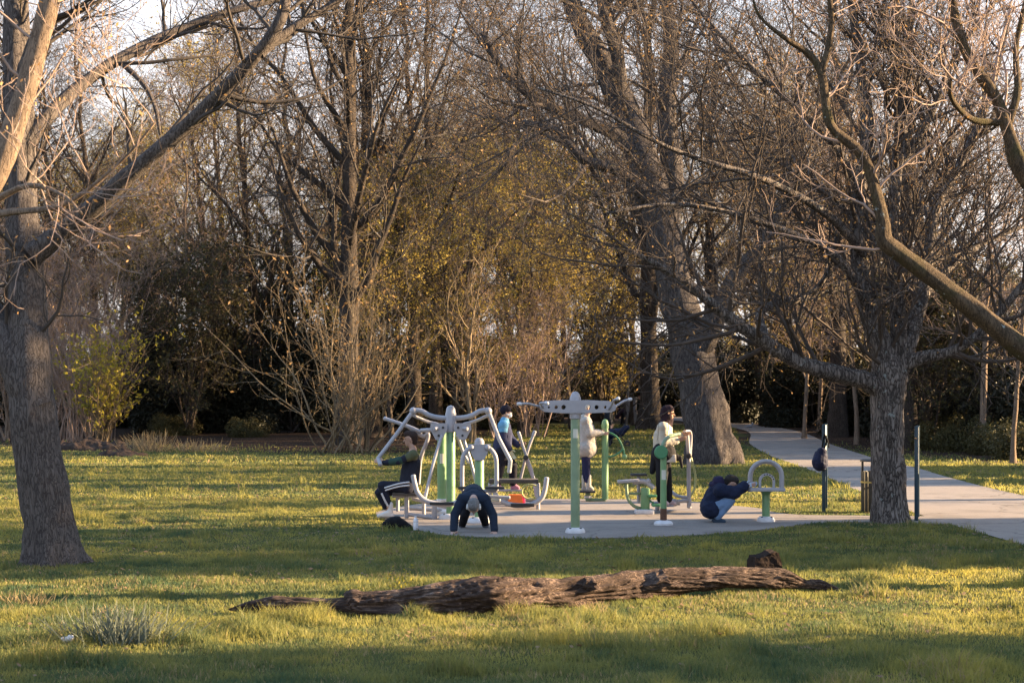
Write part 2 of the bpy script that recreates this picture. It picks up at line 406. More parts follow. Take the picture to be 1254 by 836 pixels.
# ================================================================== grass
def vnoise(x, y, s, seed):
    r = np.random.default_rng(seed); g = r.random((256, 256)); X = x / s; Y = y / s
    i = np.floor(X).astype(int); j = np.floor(Y).astype(int); u = X - i; v = Y - j; u = u * u * (3 - 2 * u); v = v * v * (3 - 2 * v)
    a = g[i % 256, j % 256]; b = g[(i + 1) % 256, j % 256]; c = g[i % 256, (j + 1) % 256]; d = g[(i + 1) % 256, (j + 1) % 256]
    return (a * (1 - u) + b * u) * (1 - v) + (c * (1 - u) + d * u) * v

def grass_patch(y0, y1, dens, h, w, seed, cull_edge=0.0):
    rng = np.random.default_rng(seed); hw = lambda y: 0.345 * y + 0.6
    area = (hw(y0) + hw(y1)) * (y1 - y0); n = int(area * dens)
    y = y0 + (y1 - y0) * rng.random(n); x = (rng.random(n) * 2 - 1) * hw(y1)
    k = np.abs(x) < hw(y); x, y = x[k], y[k]
    k = ~inside(pad_pts, x, y) & ~inside(path_pts, x, y)
    k &= rng.random(len(x)) > wood_t(x, y) * 1.05
    x, y = x[k], y[k]; n = len(x)
    tuft = vnoise(x, y, 0.45, 1) * 0.6 + vnoise(x, y, 0.13, 2) * 0.4
    big = vnoise(x, y, 2.6, 3) * 0.6 + vnoise(x, y, 0.9, 9) * 0.4
    k = rng.random(n) < np.clip(0.15 + 1.35 * tuft, 0, 1); x, y, tuft, big = x[k], y[k], tuft[k], big[k]; n = len(x)
    hh = h * (0.45 + 1.5 * np.clip(tuft - 0.35, 0, 1) + 1.1 * np.clip(tuft - 0.60, 0, 1) * 5 * (big > 0.40)) * (0.6 + 0.8 * rng.random(n))
    ww = w * (0.7 + 0.6 * rng.random(n))
    th = rng.random(n) * 2 * np.pi; lean = hh * (0.15 + 0.75 * rng.random(n)); ph = rng.random(n) * 2 * np.pi
    c, s = np.cos(th) * ww / 2, np.sin(th) * ww / 2; lx, ly = np.cos(ph) * lean, np.sin(ph) * lean
    z = gz(x, y)
    V = np.stack([np.stack([x - c, y - s, z], 1), np.stack([x + c, y + s, z], 1),
                  np.stack([x + c * 0.8 + lx * 0.35, y + s * 0.8 + ly * 0.35, z + hh * 0.6], 1), np.stack([x - c * 0.8 + lx * 0.35, y - s * 0.8 + ly * 0.35, z + hh * 0.6], 1),
                  np.stack([x + lx, y + ly, z + hh], 1)], 1).reshape(-1, 3)
    b = np.arange(n) * 5; Q = np.stack([b, b + 1, b + 2, b + 3], 1); T = np.stack([b + 3, b + 2, b + 4], 1)
    mid = vnoise(x, y, 0.32, 14); tone = np.clip(0.05 + 0.75 * big + 0.35 * (rng.random(n) - 0.5) + 0.55 * (mid - 0.45), 0, 1)
    dry = rng.random(n) < 0.02 + 0.16 * (vnoise(x, y, 0.6, 15) > 0.74)
    return V, Q, T, np.repeat(tone, 5), dry
g = Geo()
for a in ((9.5, 15, 4200, 0.056, 0.0058, 5), (15, 21, 2500, 0.052, 0.0080, 6), (21, 32, 1200, 0.050, 0.012, 7), (32, 50, 340, 0.055, 0.024, 8), (50, 90, 90, 0.06, 0.045, 9)):
    V, Q, T, tone, dry = grass_patch(*a)
    n0 = g.n; g.V.append(V); g.T.append(tone); g.n += len(V)
    for arr in (Q, T):
        g.F += [arr[~dry] + n0, arr[dry] + n0]; g.M += [0, 1]
go = link('meadow_grass', g.mesh('meadow_grass', [M['grass'], M['straw']], True), kind='stuff')
tag(go, 'tufted short grass of the park lawn', 'grass')

# fallen leaves blown over the lawn, thicker towards the wood
rg = np.random.default_rng(77); n = 22000; y = 10 + 62 * rg.random(n) ** 0.7; x = (rg.random(n) * 2 - 1) * (0.35 * y + 1)
k = vnoise(x, y, 1.7, 12) + 0.5 * vnoise(x, y, 0.4, 13) > 0.80 - 0.25 * (y / 70); x, y = x[k], y[k]
on = inside(pad_pts, x, y) | inside(path_pts, x, y); k = ~on | (rg.random(len(x)) < 0.35); x, y, on = x[k], y[k], on[k]
c = np.stack([x, y, gz(x, y) + np.where(on, 0.024, 0.035)], 1); th = rg.random(len(x)) * 6.283; sz = (0.016 + 0.02 * rg.random(len(x)))[:, None]
a_ = np.stack([np.cos(th), np.sin(th), 0.25 * rg.normal(size=len(x)) * ~on], 1) * sz; b_ = np.stack([-np.sin(th), np.cos(th), 0.25 * rg.normal(size=len(x)) * ~on], 1) * sz * 0.6
fl = link('fallen_leaves', mesh_np('fallen_leaves', np.stack([c - a_, c + b_, c + a_, c - b_], 1).reshape(-1, 3), [np.arange(len(x) * 4).reshape(-1, 4)], [leafy('dead_leaf', (0.09, 0.05, 0.025), (0.26, 0.17, 0.09), 0.2)]), kind='stuff')
tag(fl, 'brown dead leaves scattered over the grass and paving', 'leaves')

# ================================================================== trees
def limb_pts(px, n=24, jit=0.0, rng=None):
    """px list of (px, py, Y, width in pixels)"""
    P = spline([W(a, b, c) for a, b, c, d in px], n)
    r = np.interp(np.linspace(0, 1, n), np.linspace(0, 1, len(px)), [d / 2 / 2000 * c for a, b, c, d in px])
    return P, r

def wood_mesh(limbs, mat, S=20, rough=0.05, flare=None, seed=0):
    """big limbs with an uneven surface; flare: (z0, height, amount) widens the foot into roots"""
    rng = np.random.default_rng(seed); g = Geo()
    for P, r in limbs:
        K = len(P); th = np.arange(S) * 2 * np.pi / S
        ph = rng.random(4) * 6.28
        lob = 1 + rough * (np.sin(3 * th + ph[0])[None] * 0.8 + np.sin(5 * th + ph[1])[None] * 0.6 + np.sin(2 * th + ph[2])[None]) + rough * 0.7 * rng.normal(size=(K, S))
        kn = 1 + rough * 1.2 * np.sin(np.arange(K) * 1.7 + ph[3])[:, None] * 0.6
        Rr = r[:, None] * lob * kn
        if flare and P is limbs[0][0]:
            h = np.clip((P[:, 2] - flare[0]) / flare[1], 0, 1)[:, None]
            Rr = Rr * (1 + flare[2] * (1 - h) ** 2.5 * (0.7 + 0.5 * np.sin(6 * th + ph[0])[None]))
        V, F = tubes_np(P[None], Rr[None], S); g.add(V, F)
        tipc = P[-1]; a = np.arange(S); 
        g.V.append(tipc[None]); g.n += 1; g.T.append(np.array([0.5])); g.F.append(np.stack([a + g.n - 1 - S, (a + 1) % S + g.n - 1 - S, np.full(S, g.n - 1)], 1)); g.M.append(0)
    return g

def resamp(limbs, K=16):
    P = np.stack([np.stack([np.interp(np.linspace(0, 1, K), np.linspace(0, 1, len(p)), p[:, c]) for c in range(3)], 1) for p, r in limbs])
    Rr = np.stack([np.interp(np.linspace(0, 1, K), np.linspace(0, 1, len(r)), r) for p, r in limbs]); return P, Rr

def crown_geo(rng, levels, twig_mat=0, bud_mat=1, bud_size=0.03, bud_per=1, first=6, part=1.0, spread=0.03):
    g = Geo(); 
    for k, (P, Rr) in enumerate(levels):
        V, F = tubes_np(P, Rr, first if k == 0 else (4 if k == 1 else 3)); g.add(V, F, twig_mat)
    if bud_size:
        LP = levels[-1][0]; V, F = buds(rng, LP[rng.random(len(LP)) < part], bud_size, bud_per, 0.3, spread); g.add(V, F, bud_mat)
    return g

def hero_tree(name, label, limbs, mats, loc, levels_fn, flare=None, S=24, rough=0.045, seed=0, bud=0.03, bud_per=1):
    t = thing(name, label, 'tree', loc); rng = np.random.default_rng(seed)
    off = np.array(loc)
    limbs = [(P - off, r) for P, r in limbs]
    link('trunk', wood_mesh(limbs, None, S, rough, flare, seed).mesh('trunk', [mats[0]]), t)
    lv = levels_fn(rng, *resamp(limbs))
    link('crown', crown_geo(rng, lv, bud_size=bud, bud_per=bud_per).mesh('crown', [mats[1], mats[2]]), t)
    return t

# ---- left tree with the long limb rising to the right
YL = 19.4
L1 = limb_pts([(66, 694, YL, 64), (60, 640, YL, 60), (47, 560, YL, 55), (38, 480, YL, 52), (34, 400, YL + .1, 47), (31, 330, YL + .2, 44), (26, 250, YL + .3, 36), (23, 160, YL + .4, 38), (20, 60, YL + .5, 32), (22, -60, YL + .6, 24), (30, -200, YL + 1, 15)], 40)
L2 = limb_pts([(38, 312, YL, 30), (62, 295, YL, 25), (110, 256, YL - .2, 21), (165, 208, YL - .4, 19), (222, 160, YL - .5, 18), (272, 112, YL - .7, 17), (315, 66, YL - .9, 14), (345, 20, YL - 1, 14), (352, -40, YL - 1, 10), (350, -120, YL - 1.2, 7)], 36)
L3 = limb_pts([(26, 190, YL + .3, 20), (52, 150, YL + .5, 17), (95, 108, YL + .9, 15), (150, 70, YL + 1.3, 13), (220, 38, YL + 1.8, 13), (290, 12, YL + 2, 9), (370, -6, YL + 2.4, 7), (420, 0, YL + 2.5, 4)], 30)
L4 = limb_pts([(45, 500, YL, 50), (24, 455, YL, 44), (4, 410, YL + .1, 36), (-20, 360, YL + .3, 30), (-60, 260, YL + .5, 24), (-120, 120, YL + 1, 18), (-180, -60, YL + 1, 9)], 26)
L5 = limb_pts([(318, 66, YL - .9, 13), (350, 40, YL - .7, 11), (400, 10, YL - .5, 9), (450, -25, YL - .5, 6)], 14)
L6 = limb_pts([(150, 78, YL + 1.2, 7), (176, 104, YL + 1, 6), (190, 132, YL + .8, 5), (196, 165, YL + .7, 3)], 12)
L7 = limb_pts([(24, 120, YL + .4, 20), (40, 60, YL, 18), (70, -10, YL - .3, 14), (90, -120, YL - .5, 8)], 16)
def lv_left(rng, P, Rr):
    a = grow(rng, P[[0, 1, 2, 3, 4, 6]], Rr[[0, 1, 2, 3, 4, 6]], 12, 0.30, 1.0, 1.5, R(55), 9, 0.16, 0.07, 0.42, 0.006, 0.2, 0.03)
    b = grow(rng, *a, 7, 0.2, 1.0, 0.7, R(50), 7, 0.17, 0.05, 0.55, 0.004, 0.4)
    c = grow(rng, *b, 4, 0.3, 1.0, 0.30, R(45), 5, 0.16, 0.09, 0.7, 0.003, 0.6)
    return [a, b, c]
hero_tree('broadleaf_tree', 'large leaning tree at the left edge with one long bare limb over the lawn', [L1, L2, L3, L4, L5, L6, L7],
          (M['bark_dark'], M['twig_dark'], M['bud']), tuple(G(66, 690)), lv_left, (0, 0.5, 0.40), seed=3, bud=0.022)

# ---- limb of a nearer tree crossing the upper left corner, trunk just outside the frame
YN = 12.5
n1 = limb_pts([(-420, 900, YN, 120), (-400, 700, YN, 100), (-330, 520, YN, 84), (-200, 380, YN, 64), (-90, 300, YN, 42), (-12, 225, YN, 30), (22, 140, YN, 27), (46, 60, YN, 25), (66, -20, YN, 24), (90, -140, YN, 20), (120, -260, YN, 10)], 40)
n2 = limb_pts([(-330, 520, YN, 60), (-340, 300, YN + .4, 44), (-300, 60, YN + .8, 30), (-320, -200, YN + 1, 14)], 20)
n3 = limb_pts([(-90, 300, YN, 12), (-30, 262, YN - .6, 9), (30, 228, YN - .9, 7), (75, 238, YN - 1.2, 5), (100, 262, YN - 1.4, 4)], 16)
n4 = limb_pts([(-60, 285, YN, 13), (0, 262, YN - .8, 9), (80, 250, YN - 1, 7), (150, 196, YN - 1.2, 4), (190, 150, YN - 1.3, 3)], 18)
def lv_near(rng, P, Rr):
    a = grow(rng, P, Rr, 7, 0.45, 1.0, 0.9, R(60), 8, 0.2, 0.09, 0.3, 0.004, 0.3, 0.012)
    b = grow(rng, *a, 5, 0.2, 1.0, 0.42, R(45), 6, 0.16, 0.12, 0.6, 0.0032, 0.6)
    c = grow(rng, *b, 2, 0.4, 1.0, 0.16, R(35), 4, 0.12, 0.15, 0.8, 0.0028, 0.8)
    return [a, b, c]
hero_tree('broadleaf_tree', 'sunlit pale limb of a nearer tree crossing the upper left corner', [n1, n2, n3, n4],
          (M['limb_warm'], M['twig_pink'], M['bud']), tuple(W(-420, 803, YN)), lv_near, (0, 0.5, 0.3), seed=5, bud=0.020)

# ---- right tree that forks low above a plated trunk
YR = 26.0
R1 = limb_pts([(1091, 643, YR, 44), (1089, 600, YR, 41), (1087, 550, YR, 39), (1087, 500, YR, 40), (1088, 462, YR, 44), (1082, 430, YR, 30), (1069, 396, YR, 25), (1056, 350, YR, 21), (1050, 300, YR + .1, 18), (1052, 240, YR + .1, 16), (1062, 160, YR + .2, 17), (1054, 80, YR + .3, 13), (1040, -20, YR + .4, 9), (1030, -120, YR + .5, 5)], 50)
R2 = limb_pts([(1096, 466, YR, 30), (1101, 420, YR, 21), (1099, 370, YR + .1, 18), (1094, 310, YR + .2, 16), (1096, 230, YR + .3, 14), (1104, 150, YR + .4, 15), (1096, 60, YR + .4, 12), (1100, -60, YR + .5, 7)], 30)
R3 = limb_pts([(1100, 452, YR, 26), (1116, 410, YR + .1, 18), (1130, 360, YR + .3, 15), (1138, 300, YR + .6, 13), (1146, 250, YR + .8, 14), (1176, 200, YR + 1, 12), (1210, 120, YR + 1.2, 9), (1236, 20, YR + 1.4, 6)], 30)
R4 = limb_pts([(1086, 480, YR, 30), (1062, 466, YR - .1, 22), (1020, 456, YR - .3, 20), (980, 444, YR - .5, 18), (940, 420, YR - .7, 17), (905, 397, YR - .9, 15), (872, 372, YR - 1, 13), (840, 344, YR - 1.2, 10), (800, 322, YR - 1.4, 8), (770, 306, YR - 1.5, 5)], 34)
R5 = limb_pts([(1102, 446, YR, 22), (1136, 436, YR - .2, 15), (1166, 430, YR - .5, 12), (1200, 408, YR - .8, 11), (1230, 376, YR - 1, 10), (1262, 340, YR - 1.3, 9), (1320, 300, YR - 1.6, 6)], 24)
R6 = limb_pts([(940, 420, YR - .7, 12), (930, 385, YR - .4, 10), (950, 372, YR, 10), (990, 362, YR + .5, 8), (1016, 330, YR + .7, 6), (1024, 290, YR + .8, 4)], 18)
R7 = limb_pts([(1058, 310, YR, 13), (1020, 268, YR - .6, 11), (970, 236, YR - 1.2, 9), (920, 214, YR - 1.8, 8), (860, 196, YR - 2.2, 6), (800, 172, YR - 2.6, 5), (730, 132, YR - 3, 4), (660, 108, YR - 3.2, 3)], 28)
R8 = limb_pts([(1060, 250, YR, 12), (1030, 190, YR - .4, 10), (985, 140, YR - .9, 8), (935, 96, YR - 1.2, 7), (880, 40, YR - 1.5, 5), (830, -20, YR - 1.7, 3)], 24)
R9 = limb_pts([(1104, 200, YR + .4, 11), (1140, 140, YR + .2, 9), (1170, 70, YR, 7), (1220, 0, YR - .2, 5)], 18)
R10 = limb_pts([(1100, 330, YR + .1, 10), (1060, 284, YR + .8, 9), (1000, 222, YR + 1.5, 8), (940, 160, YR + 2.2, 6), (900, 100, YR + 2.6, 5), (868, 20, YR + 3, 3)], 22)
R11 = limb_pts([(1070, 390, YR, 12), (1030, 320, YR - .5, 9), (980, 290, YR - 1, 8), (900, 262, YR - 1.6, 6), (820, 250, YR - 2.2, 5), (740, 262, YR - 2.6, 3)], 24)
R12 = limb_pts([(1106, 400, YR + .1, 10), (1150, 340, YR + .8, 9), (1200, 300, YR + 1.4, 7), (1260, 274, YR + 1.9, 5)], 18)
def lv_right(rng, P, Rr):
    a = grow(rng, P, Rr, 18, 0.25, 1.0, 2.3, R(52), 10, 0.13, 0.06, 0.45, 0.007, 0.25, 0.04, out=(-0.5, 0, 0.2))
    b = grow(rng, *a, 9, 0.15, 1.0, 1.15, R(48), 8, 0.14, 0.05, 0.55, 0.005, 0.4)
    c = grow(rng, *b, 5, 0.2, 1.0, 0.5, R(42), 6, 0.15, 0.07, 0.7, 0.004, 0.6)
    return [a, b, c]
hero_tree('broadleaf_tree', 'bare spreading tree with a plated grey trunk that forks low, standing beside the path', [R1, R2, R3, R4, R5, R6, R7, R8, R9, R10, R11, R12],
          (M['bark_lichen'], M['twig_mid'], M['bud']), tuple(G(1091, 640)), lv_right, (0, 0.35, 0.30), seed=8, bud=0.026, bud_per=1)

# ---- nearer tree at the right edge, trunk outside the frame, mossy limbs coming in
YE = 17.5
E1 = limb_pts([(1560, 730, YE, 66.6), (1540, 640, YE, 59.2), (1500, 560, YE, 53.2), (1400, 500, YE, 41.4), (1320, 470, YE, 32.5), (1254, 428, YE, 28.1), (1200, 385, YE, 25.1), (1150, 346, YE, 22.9), (1110, 316, YE, 20.7), (1084, 296, YE, 22.2), (1082, 276, YE, 17.7), (1074, 240, YE, 14.8), (1056, 190, YE, 13.3), (1020, 158, YE, 11.8), (1012, 130, YE, 11.1), (1006, 90, YE, 10.4), (990, 66, YE, 8.9), (960, 46, YE - .2, 5.9), (930, 20, YE - .3, 3.7), (920, -10, YE - .3, 2.2)], 60)
E2 = limb_pts([(1540, 640, YE, 45.9), (1480, 440, YE, 38.2), (1380, 320, YE, 32.1), (1290, 250, YE, 27.5), (1250, 205, YE, 24.5), (1236, 165, YE, 15.3), (1220, 120, YE, 13.8), (1196, 86, YE, 13.0), (1178, 50, YE, 12.2), (1166, 0, YE, 10.7), (1160, -60, YE, 9.2), (1150, -160, YE, 5.4)], 40)
E3 = limb_pts([(1006, 90, YE, 9), (1014, 60, YE, 8), (1018, 20, YE, 7), (1010, -40, YE, 4)], 12)
E4 = limb_pts([(1222, 150, YE, 9), (1190, 146, YE - .2, 7), (1166, 122, YE - .5, 6), (1164, 96, YE - .7, 4)], 14)
E5 = limb_pts([(1150, 346, YE, 6), (1110, 170, YE - .6, 6), (1180, 168, YE - .6, 5), (1250, 168, YE - .4, 5)], 14)
E6 = limb_pts([(1236, 150, YE, 10), (1246, 110, YE, 9), (1244, 60, YE + .2, 7), (1256, 0, YE + .2, 5)], 12)
def lv_edge(rng, P, Rr):
    pass
    a = grow(rng, P, Rr, 11, 0.45, 1.0, 1.1, R(58), 8, 0.18, 0.05, 0.3, 0.005, 0.3, 0.018)
    b = grow(rng, *a, 6, 0.2, 1.0, 0.5, R(48), 6, 0.18, 0.08, 0.6, 0.004, 0.5)
    c = grow(rng, *b, 3, 0.3, 1.0, 0.2, R(40), 4, 0.16, 0.12, 0.8, 0.003, 0.7)
    return [a, b, c]
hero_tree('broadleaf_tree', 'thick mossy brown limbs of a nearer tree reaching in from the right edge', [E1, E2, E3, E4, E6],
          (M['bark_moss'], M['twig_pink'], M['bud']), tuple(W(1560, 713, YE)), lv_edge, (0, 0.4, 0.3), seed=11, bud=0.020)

# ---- massive leaning tree behind the exercise pad
YC = 50.0
C1 = limb_pts([(875, 572, YC, 60), (869, 530, YC, 55), (859, 480, YC, 52), (846, 420, YC, 48), (830, 360, YC, 43), (816, 300, YC, 39), (800, 240, YC + .3, 44), (784, 180, YC + .6, 38), (764, 130, YC + 1, 34), (740, 80, YC + 1.3, 28), (712, 30, YC + 1.6, 24), (694, -20, YC + 2, 20), (670, -120, YC + 2, 12)], 40)
C2 = limb_pts([(846, 440, YC, 32), (868, 405, YC - .4, 30), (884, 370, YC - .8, 20), (906, 330, YC - 1, 17), (940, 290, YC - 1, 14), (960, 230, YC - 1, 11), (975, 150, YC - 1, 8), (980, 60, YC - 1, 5)], 24)
C3 = limb_pts([(812, 290, YC, 30), (824, 220, YC + .8, 26), (816, 140, YC + 1.4, 22), (822, 60, YC + 2, 18), (812, -40, YC + 2.2, 12)], 24)
C4 = limb_pts([(786, 190, YC + .5, 20), (744, 160, YC, 15), (690, 138, YC - 1, 13), (650, 118, YC - 1.5, 11), (612, 80, YC - 2, 8), (590, 40, YC - 2.4, 5)], 22)
C5 = limb_pts([(800, 250, YC, 18), (760, 210, YC - 1, 14), (716, 196, YC - 2, 12), (680, 160, YC - 2.5, 9), (640, 150, YC - 3, 6)], 20)
C6 = limb_pts([(760, 130, YC + 1, 20), (756, 70, YC + .5, 17), (738, 10, YC, 14), (730, -70, YC, 8)], 18)
C7 = limb_pts([(898, 440, YC - .4, 16), (884, 400, YC - .5, 14), (890, 360, YC - .7, 12), (866, 330, YC - 1, 8), (850, 290, YC - 1.2, 5)], 16)
def lv_mid(rng, P, Rr):
    P = P[:6]; Rr = Rr[:6]
    a = grow(rng, P, Rr, 13, 0.4, 1.0, 3.8, R(55), 9, 0.14, 0.04, 0.4, 0.012, 0.25, 0.07)
    b = grow(rng, *a, 8, 0.15, 1.0, 1.9, R(48), 7, 0.15, 0.05, 0.5, 0.009, 0.4)
    c = grow(rng, *b, 6, 0.2, 1.0, 0.8, R(42), 5, 0.16, 0.06, 0.6, 0.0065, 0.6)
    return [a, b, c]
hero_tree('broadleaf_tree', 'massive leaning grey tree with a buttressed foot behind the exercise equipment', [C1, C2, C3, C4, C5, C6],
          (M['bark_slate'], M['twig_mid'], M['bud']), tuple(G(878, 568)), lv_mid, (0, 2.6, 0.34), seed=14, S=30, rough=0.06, bud=0.05)

# ---- wood trees: a few kinds, copied
def wood_kind(seed, H, r0, nl, lean=0.05, base=0.22, L=0.36, per=(7, 6, 5), bud=('bud', 0.06, 2), wood='bark_brown', twig='twig', stems=1, sparse=1.0, tr=1.0):
    rng = np.random.default_rng(seed); K = 18; limbs = []
    for s in range(stems):
        z = np.linspace(0, 1, K)
        d = rng.normal(size=2) * lean; w = np.cumsum(rng.normal(size=(K, 2)) * 0.008 * H, 0); w -= w[0]
        o = (rng.random(2) - 0.5) * 0.5 * (stems > 1)
        h = H * (1 - 0.25 * rng.random() * (stems > 1))
        P = np.stack([o[0] + d[0] * z * h + w[:, 0] * z, o[1] + d[1] * z * h + w[:, 1] * z, z * h - 0.15], 1)
        limbs.append((P, (r0 * (1 - 0.9 * z ** 0.85)) / (stems ** 0.5) + 0.01))
    P, Rr = resamp(limbs, 24)
    l1 = grow(rng, P, Rr, max(2, nl // stems), base, 0.97, H * L, R(48), 12, 0.10, 0.09, 0.5, 0.02, 0.15, 0.2, taperL=0.6)
    trunk = wood_mesh(limbs + [(l1[0][k], l1[1][k]) for k in range(len(l1[0]))], None, 9, 0.05, (0, 1.0, 0.5), seed)
    l2 = grow(rng, *l1, per[0], 0.15, 1.0, H * L * 0.42, R(50), 8, 0.15, 0.04, 0.5, 0.011 * tr, 0.25, 0.05)
    l3 = grow(rng, *l2, per[1], 0.15, 1.0, H * L * 0.2, R(46), 6, 0.16, 0.03, 0.6, 0.008 * tr, 0.5)
    l4 = grow(rng, *l3, per[2], 0.2, 1.0, H * L * 0.09, R(42), 4, 0.18, 0.03, 0.7, 0.0062 * tr, 0.7)
    cg = crown_geo(rng, [l2, l3, l4], bud_size=bud[1], bud_per=bud[2], first=4, part=0.5 if bud[0] == 'gold' else 1.0, spread=0.09 if bud[0] == 'gold' else 0.03)
    return trunk.mesh('trunk', [M[wood]]), cg.mesh('crown', [M[twig], M[bud[0]]])
KINDS = {
 'brown': wood_kind(21, 23, 0.36, 22, bud=('bud', 0.05, 1)),
 'gold': wood_kind(22, 20, 0.30, 22, bud=('gold', 0.065, 6), twig='twig'),
 'tall': wood_kind(23, 25, 0.48, 24, lean=0.03, base=0.15, wood='bark_black', twig='twig_dark', bud=('bud', 0.05, 1)),
 'gold_low': wood_kind(24, 14, 0.16, 20, lean=0.08, base=0.12, L=0.34, bud=('gold', 0.055, 6), stems=2),
 'slim': wood_kind(25, 13, 0.10, 16, lean=0.06, base=0.2, L=0.26, per=(5, 5, 4), wood='limb_warm', twig='twig_pink', bud=('bud', 0.04, 1)),
 'thicket': wood_kind(26, 9, 0.12, 28, lean=0.16, base=0.05, L=0.36, per=(6, 5, 5), stems=7, wood='limb_warm', twig='twig_pink', bud=('bud', 0.04, 1), tr=0.9),
 'darkthicket': wood_kind(27, 8, 0.12, 24, lean=0.18, base=0.05, L=0.38, per=(6, 6, 5), stems=6, wood='bark_brown', twig='twig_dark', bud=('ivy', 0.07, 2)),
}
DESC = {'brown': 'tall bare brown tree', 'gold': 'gold-flecked tree', 'tall': 'tall dark-trunked bare tree', 'gold_low': 'small twin-stemmed gold-flecked tree',
        'slim': 'slender pale-stemmed bare tree', 'thicket': 'pale many-stemmed bare thicket tree', 'darkthicket': 'dark many-stemmed thicket tree',
        'evergreen': 'dense dark evergreen bush', 'bramble': 'low bramble and ivy bush'}
MARKS = [(0, 'at the far left edge'), (90, 'behind the yellow-leaved shrub'), (170, 'right of the yellow-leaved shrub'), (250, 'left of the hazel'), (330, 'at the left foot of the hazel'), (430, 'behind the hazel'),
         (490, 'above the seated man'), (552, 'above the press machine'), (590, 'above the man on all fours'), (625, 'above the masked walker'), (670, 'left of the perforated cross bar'), (704, 'above the perforated cross bar'),
         (745, 'above the beige-coated woman'), (790, 'behind the far walkers'), (815, 'above the headscarf woman'), (870, 'behind the massive leaning tree'), (915, 'at the far end of the path'),
         (950, 'beyond the grey handwheel post'), (1010, 'behind the hanging backpack'), (1060, 'behind the litter bin'), (1100, 'behind the low-forking tree'), (1150, 'right of the low-forking tree'), (1200, 'across the path'), (1254, 'at the far right edge')]
LABELS = set()
def place_label(desc, x, y):
    px = 627 + 2000 * x / y; m = min(MARKS, key=lambda a: abs(a[0] - px))[1]
    row = 'front row' if y < 74 else 'second row' if y < 88 else 'mid wood' if y < 104 else 'deep wood' if y < 122 else 'farthest row'
    for extra in ('', ', left one', ', right one', ', hidden one', ', small one', ', faint one'):
        l = f'{desc}, {row}, {m}{extra}'
        if l not in LABELS: break
    LABELS.add(l); return l
PROTO = {}
def plant(kind, name, cat, x, y, s=1.0, rz=0.0, group=None, label=None, sz=None):
    a, b = KINDS[kind]
    if kind not in PROTO:
        t = thing(name, 'x', cat, (0, 0, 0)); link('trunk', a, t); link('crown' if cat == 'tree' else 'foliage', b, t); PROTO[kind] = t
    else: t = copy_tree(PROTO[kind])
    t.name = name; t.location = (x, y, float(gz(x, y)) - 0.03); t.rotation_euler = (0, 0, rz); t.scale = (s, s, sz or s)
    t['label'] = label or place_label(DESC[kind], x, y); t['category'] = cat
    if group: t['group'] = group
    return t

def bush_kind(seed, rx, rz_, nleaf, leaf, mat, clumps=26, twig='twig_dark', low=0.0):
    rng = np.random.default_rng(seed); g = Geo(); tg = Geo()
    c = norm(rng.normal(size=(clumps, 3))) * (rng.random((clumps, 1)) ** 0.4); c[:, 2] = np.abs(c[:, 2]); c = c * np.array([rx, rx, rz_]) * 0.85; c[:, 2] += low
    k = rng.integers(0, clumps, nleaf); rr = rx * (0.18 + 0.2 * rng.random(clumps))[k]
    p = c[k] + norm(rng.normal(size=(nleaf, 3))) * (rr * (0.55 + 0.5 * rng.random(nleaf)))[:, None]; p[:, 2] = np.abs(p[:, 2])
    fake = np.stack([p, p], 1); V, F = buds(rng, fake, leaf, 1, 1.0, 0.0); g.add(V, F)
    st = np.zeros((clumps, 6, 3)); u = np.linspace(0, 1, 6)[None, :, None]; foot = rng.normal(size=(clumps, 1, 3)) * 0.15 * np.array([1, 1, 0])
    st = foot * (1 - u) + c[:, None] * u + rng.normal(size=(clumps, 6, 3)) * 0.05 * rx * u; st[:, :, 2] = np.where(st[:, :, 2] < -.1, -.1, st[:, :, 2])
    V, F = tubes_np(st, np.linspace(0.05, 0.012, 6)[None] * np.ones((clumps, 1)) * (rx / 2), 4); tg.add(V, F)
    return tg.mesh('stem', [M[twig]]), g.mesh('foliage', [M[mat]])
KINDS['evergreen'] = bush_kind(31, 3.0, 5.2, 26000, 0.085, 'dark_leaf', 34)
KINDS['bramble'] = bush_kind(32, 2.0, 1.5, 12000, 0.055, 'ivy', 30)

rng = random.Random(4)
def P2(px, Y): return (px - 627) / 2000 * Y, Y
# trunks one can tell apart in the photograph
for kind, px, Y, s, a in (('tall', 424, 66, 1.05, 1), ('tall', 452, 74, 1.0, 2.3), ('brown', 508, 80, 1.05, 0.4), ('brown', 534, 76, 0.95, 3.1), ('tall', 797, 84, 1.15, 4),
                          ('brown', 945, 92, 0.9, 5), ('brown', 966, 98, 0.9, 0.2), ('tall', 1026, 74, 0.95, 1.4), ('slim', 1050, 66, 1.0, 2.2), ('tall', 1116, 62, 0.8, 3.3),
                          ('slim', 1203, 58, 1.15, 0.5), ('slim', 1004, 80, 1.1, 4.6), ('brown', 1150, 76, 0.85, 1.1), ('slim', 236, 78, 1.3, 2), ('brown', 318, 82, 0.9, 2.8),
                          ('tall', 20, 76, 0.9, 1.9), ('brown', 120, 86, 0.95, 0.9), ('brown', 660, 96, 1.0, 1.6), ('slim', 1240, 50, 0.8, 5.5), ('brown', 735, 100, 1.0, 2.1), ('slim', 985, 72, 0.9, 0.1)):
    x, y = P2(px, Y); plant(kind, 'woodland_tree', 'tree', x, y, s, a, 'trees of the wood')
